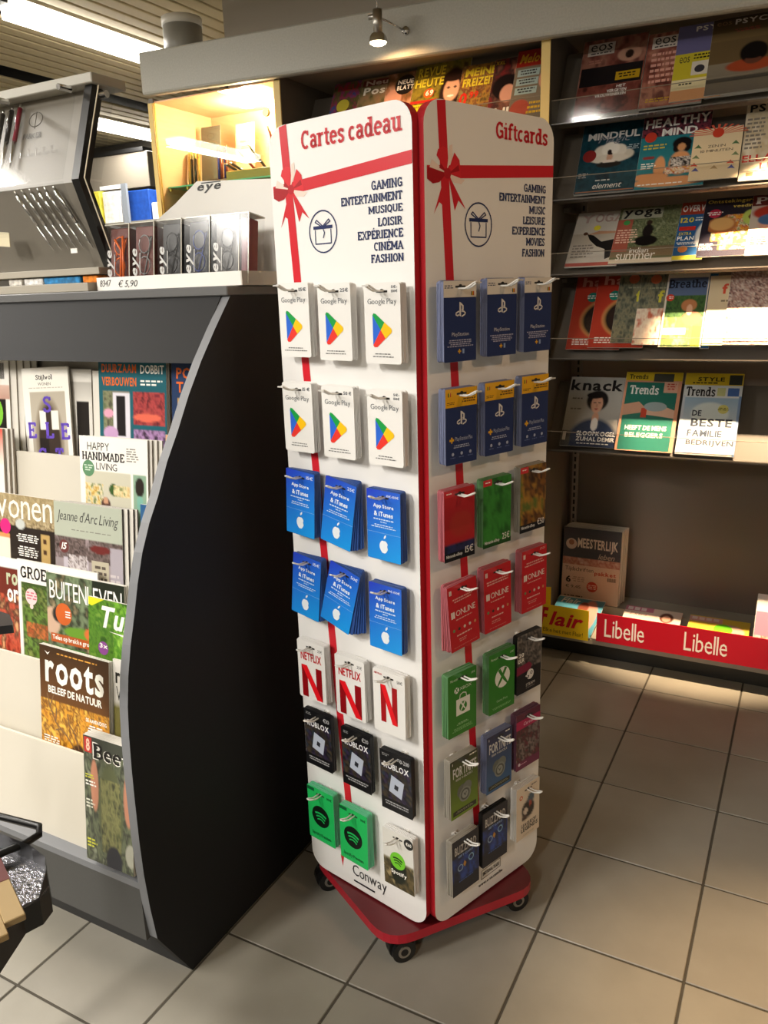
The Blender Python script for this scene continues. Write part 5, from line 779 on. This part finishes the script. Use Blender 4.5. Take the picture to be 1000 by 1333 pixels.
plain(MB().box(0, 0, 0, .055, .002, .035, mat('cream_card', 'D2C8A8', .5)), 'price_card', 'cream price card leaning at the left of the slanted pens', 'card', None, (-1.90, 1.447, 1.63), (0, .1, 0)); plain(MB().box(0, 0, 0, .022, .002, .011, WC), 'price_label', 'tiny white price label below the rightmost slanted pen', 'label', None, (-1.645, 1.462, 1.60)); plain(MB().box(0, 0, 0, .03, .002, .014, WC), 'price_label', 'white price label at the kink of the pen display', 'label', None, (-1.90, 1.435, 1.765))
plain(MB().box(-2.6, 1.42, 1.508, -1.555, 1.60, 1.528, TAUPE, .001), 'riser_board', 'taupe board on the counter under the pen display', 'board')
for i, (x, w_, c, c2, l) in enumerate(((-1.84, .07, 'E8E4DC', 'B02A24', 'white and red'), (-1.765, .13, '2A7AB0', '8AC0D8', 'blue patterned'), (-1.625, .05, 'D87A1E', 'C84A1E', 'orange'), (-1.90, .05, 'C8C4BC', '8A8A8A', 'pale grey'))):
    plain(MB().box(0, 0, 0, w_, .06, .017, mat('pack_'+c, c, .4, noise=.5, nscale=70), .002), 'small_pack', l+' small pack in the slot under the pen display', 'pack', 'packs in the slot under the pen display', (x, 1.47, 1.529))
# ================================================================ LIT PEN CABINET (left bay)
cab = empty('pen_cabinet', (-2.4, 3.2, 1.1), 'lit peach lined display cabinet with glass door and glass shelf in the left bay', 'cabinet'); cl = (2.4, -3.2, -1.1)
MB().box(-2.738, 3.40, 1.1, -2.077, 3.41, 2.35, PEACH).obj('back', cab, cl); MB().box(-2.739, 3.01, 1.1, -2.735, 3.40, 2.35, PEACH).box(-2.08, 3.01, 1.1, -2.076, 3.40, 2.35, PEACH).box(-2.738, 3.01, 2.342, -2.077, 3.40, 2.348, PEACH).obj('lining', cab, cl)
MB().box(-2.738, 3.03, .09, -2.077, 3.40, 1.1, BAY).obj('lower_box', cab, cl); MB().box(-2.735, 2.998, 1.1, -2.08, 3.002, 2.34, GLASS).obj('glass_door', cab, cl)
MB().box(-2.735, 2.997, 1.1, -2.728, 3.003, 2.34, mat('brass_rail', 'C8A050', .3, .8)).obj('door_rail', cab, cl); MB().cyl((-2.115, 2.996, 2.225), (-2.115, 2.985, 2.225), .015, mat('brass_knob', 'A88A50', .3, .8), 20).obj('lock_knob', cab, cl)
MB().box(-2.73, 3.04, 1.985, -2.083, 3.38, 1.991, mat('green_glass', '7FD0A8', .1, spec=.7)).obj('glass_shelf', cab, cl)
for x in (-2.722, -2.62): MB().cyl((x, 3.05, 1.972), (x, 3.05, 1.985), .007, mat('brass_rail', ''), 10).obj('shelf_pin', cab, cl)
MB().cyl((-2.38, 3.22, 2.318), (-2.38, 3.22, 2.342), .035, mat('puck_glow', 'FFF0C8', .5, emit=25, ecol='FFE0A0'), 24).obj('puck_light', cab, cl)
def card_(x, y, z, w_, h, m, label, sub): 
    o = plain(MB().box(0, 0, 0, w_, .003, h, m), 'backing_card', label, 'card', None, (x, y, z), (math.radians(-6), 0, 0)); p = Pr(w_, h); p.line([(.5+.18*math.cos(a/16*2*PI), .16+.05*math.sin(a/16*2*PI)) for a in range(17)], .0016, sub).text('PARKER', .25, .27, .75, .31, sub, 's').tx(.3, .36, .7, .42, 2, sub); p.emit('card_lettering', o)
card_(-2.695, 3.24, 2.0, .115, .275, mat('grey_card', '7A6E62', .5), 'tall grey backing card in the lit cabinet', '3A342E'); card_(-2.505, 3.26, 2.0, .11, .27, mat('beige_card', 'D8AE88', .5), 'tall beige backing card in the lit cabinet', '5A4434')
def pens(x0, n, dx, z, cols, tilt, lab, grp, y=3.17, L=.135, tz=0):
    for i in range(n):
        c = cols[i % len(cols)]; m1 = mat('pen_'+c, c, .3); t = empty('pen', (x0+dx*i, y+random.uniform(-.01, .01), z), lab % ['first', 'second', 'third', 'fourth', 'fifth', 'sixth', 'seventh'][i], 'pen', grp, (math.radians(-8), math.radians(tilt), 0))
        MB().cyl((0, 0, 0), (0, 0, L*.8), .006, m1, 10).obj('barrel', t, smooth=True); MB().cyl((0, 0, L*.8), (0, 0, L), .0045, mat('pen_top_'+c, 'D8C060' if c == '1E1C1A' else 'C0502A' if c == '2A3A9A' else c, .3), 10).obj('cap', t, smooth=True)
pens(-2.765+.05, 6, .0135, 2.005, ['D8B890', 'D8B060', '1E1C1A', '3A3A34', '1E1C1A', 'C8A050'], -4, '%s pen from left in the left cluster of the lit cabinet', 'pens in the left cluster of the cabinet', L=.15)
pens(-2.535, 5, .0125, 2.02, ['8A3A2A', '2A3A9A'], -5, '%s blue and red pen from left in the middle of the lit cabinet', 'blue and red pens in the middle of the cabinet', L=.15)
for i, (x, z, c, a) in enumerate(((-2.42, 2.035, '1E1C1A', 62), (-2.395, 2.035, '1E1C1A', 60), (-2.36, 2.05, '8A2A1E', 45), (-2.31, 2.06, '3A3A34', 40), (-2.24, 2.10, 'A82A24', 20))):
    t = empty('pen', (x+.08, 3.12, z-.02), '%s pen lying slanted at the right of the lit cabinet' % ('lowest black', 'second black', 'red', 'grey', 'uppermost red')[i], 'pen', 'slanted pens at the right of the cabinet', (0, math.radians(-a), 0)); MB().cyl((0, 0, 0), (0, 0, .11), .006, mat('pen_'+c, c, .3), 10).obj('barrel', t, smooth=True); MB().cyl((0, 0, .11), (0, 0, .13), .004, CHROME, 10).obj('tip', t, smooth=True)
plain(MB().prism([(3.06, 1.992), (3.3, 1.992), (3.3, 2.05), (3.2, 2.03)], 0, -2.60, -2.43, mat('tray_brown', '3A2A20', .6)), 'pen_rest', 'dark wedge pen rest on the glass shelf', 'pen rest'); plain(MB().prism([(3.06, 1.992), (3.3, 1.992), (3.3, 2.04), (3.2, 2.02)], 0, -2.73, -2.62, TAUPE), 'pen_rest', 'taupe wedge pen rest at the left of the glass shelf', 'pen rest'); plain(MB().box(-2.42, 3.08, 1.992, -2.12, 3.32, 2.035, mat('yellow_tray', 'A8863A', .5), .004), 'pen_tray', 'yellow lined tray under the slanted pens', 'tray')
# ================================================================ BEHIND THE COUNTER (far left background)
b = empty('wall_unit', (-5.1, 5.15, 2.35), 'pale wall-hung box unit under the dark edge, far background left', 'wall unit'); MB().box(-.65, 0, .02, .29, .3, .285, mat('unit_cream', '7E7669', .6), .004).obj('casing', b); MB().box(-.65, -.012, .285, .26, .3, .315, BLACKP).obj('dark_top', b); MB().box(-.26, -.004, .03, -.03, .0, .06, WC).obj('label_strip', b)
struct(MB().box(-5.8, 5.5, 0, -3.2, 5.6, 2.79, mat('far_partition', '3E3A34', .8)).obj('wall_partition'))
b = empty('back_shelf', (-3.6, 4.0, 0), 'grey shelving with small goods behind the counter', 'shelf'); MB().box(-.9, -.15, 1.94, .45, .25, 1.96, mat('shelf_grey', '8A867C', .5)).box(-.9, .23, 0, .45, .25, 1.94, BAY).obj('shelf_board', b); MB().box(-.215, -.17, 1.2, -.175, -.152, 2.175, mat('post_grey', '8A9098', .4)).obj('post', b)
for i, (x, w_, h, c, l) in enumerate(((-4.16, .09, .20, 'E8DC50', 'yellow'), (-4.05, .15, .19, 'EFEDE4', 'white'), (-3.89, .23, .18, '1E4AA0', 'blue'), (-3.65, .14, .10, 'DADCD8', 'pale silver'), (-3.50, .12, .12, '2E3430', 'dark'), (-4.27, .09, .18, 'C8C0A8', 'beige'))):
    plain(MB().box(0, 0, 0, w_, .08, h, mat('goods_'+c, c, .4, noise=.2, nscale=40), .006), 'packet', l+' packet on the shelving behind the counter', 'packet', 'packets behind the counter', (x, 3.9, 1.961))
plain(MB().box(0, 0, 0, .13, .12, .17, mat('carton', '9A7048', .8), .003), 'carton_box', 'brown carton beside the cabinet, behind the counter', 'box', None, (-3.50, 4.05, 2.09)); plain(MB().box(-3.54, 4.02, 1.962, -3.2, 4.24, 2.089, mat('back_unit', '3A3A38', .6), .004), 'back_cabinet', 'dark cabinet block behind the counter next to the lit cabinet', 'cabinet')
# ================================================================ WIRE RACK in the near left corner
rk = empty('postcard_rack', (-1.16, .52, 0), 'black wire rack with hammered metal tray at the lower left, close to the camera', 'rack'); rl = (1.16, -.52, 0)
BW = mat('black_wire', '161616', .3, .3); HM = mat('hammered_metal', '9A9AA0', .25, .9, nscale=160, bump=1.0)
MB().tube([(-1.25, .60, .805), (-.93, .578, .803), (-.862, .590, .80), (-.848, .578, .80), (-.852, .560, .798), (-.92, .43, .79)], .005, BW, 10).obj('wire_loop', rk, rl, smooth=True)
q = MB(); P = inset([(-1.2, .60), (-.775, .60), (-.76, .50), (-.70, .36), (-1.2, .36)], .05)
P = [(-1.2, .555), (-.90, .550), (-.83, .552), (-.795, .545), (-.775, .530), (-.768, .51), (-.775, .49), (-.735, .40), (-.70, .33), (-1.2, .33)]
q.prism(P, 2, .780, .784, HM); q.obj('tray', rk, rl); q = MB(); 
for i in range(len(P)-1): (x0, y0), (x1, y1) = P[i], P[i+1]; q.add([(x0, y0, .745), (x1, y1, .745), (x1, y1, .808 if i < 4 else .7845), (x0, y0, .808 if i < 5 else .7845)], [(0, 1, 2, 3)], BLACKP)
q.obj('tray_rim', rk, rl)
MB().prism([(-1.35, .86), (-1.22, .845), (-1.185, .825), (-1.172, .815), (-1.19, .80), (-1.35, .70)], 2, .935, .95, BLACKP).obj('upper_tray', rk, rl); MB().cyl((-1.32, .60, .012), (-1.32, .60, 1.2), .012, BW, 14).box(-1.5, .45, 0, -1.14+.0, .75, .012, BLACKP, .003).box(-1.33, .59, .93, -1.30, .83, .94, BLACKP).box(-1.33, .5, .745, -1.1, .6, .752, BLACKP).obj('pole_and_foot', rk, rl)
for i, (x, y, c) in enumerate(((-.75, .478, '9A8258'), (-.742, .449, '967C50'))):
    o = plain(MB().box(-.15, -.0235, 0, 0, 0, .009, mat('booklet_'+c, c, .5), .001), 'booklet', ('tan and maroon booklet standing in the wire rack beside bare hammered metal', 'tan booklet in the wire rack, lowest at the left edge')[i], 'booklet', 'booklets in the wire rack', (x, y, .785), (0, 0, math.radians(-24.5))); MB().box(-.15, -.0238, .0091, -.075, .0003, .0096, mat('maroon', '5A2A28', .5)).obj('maroon_band', o)
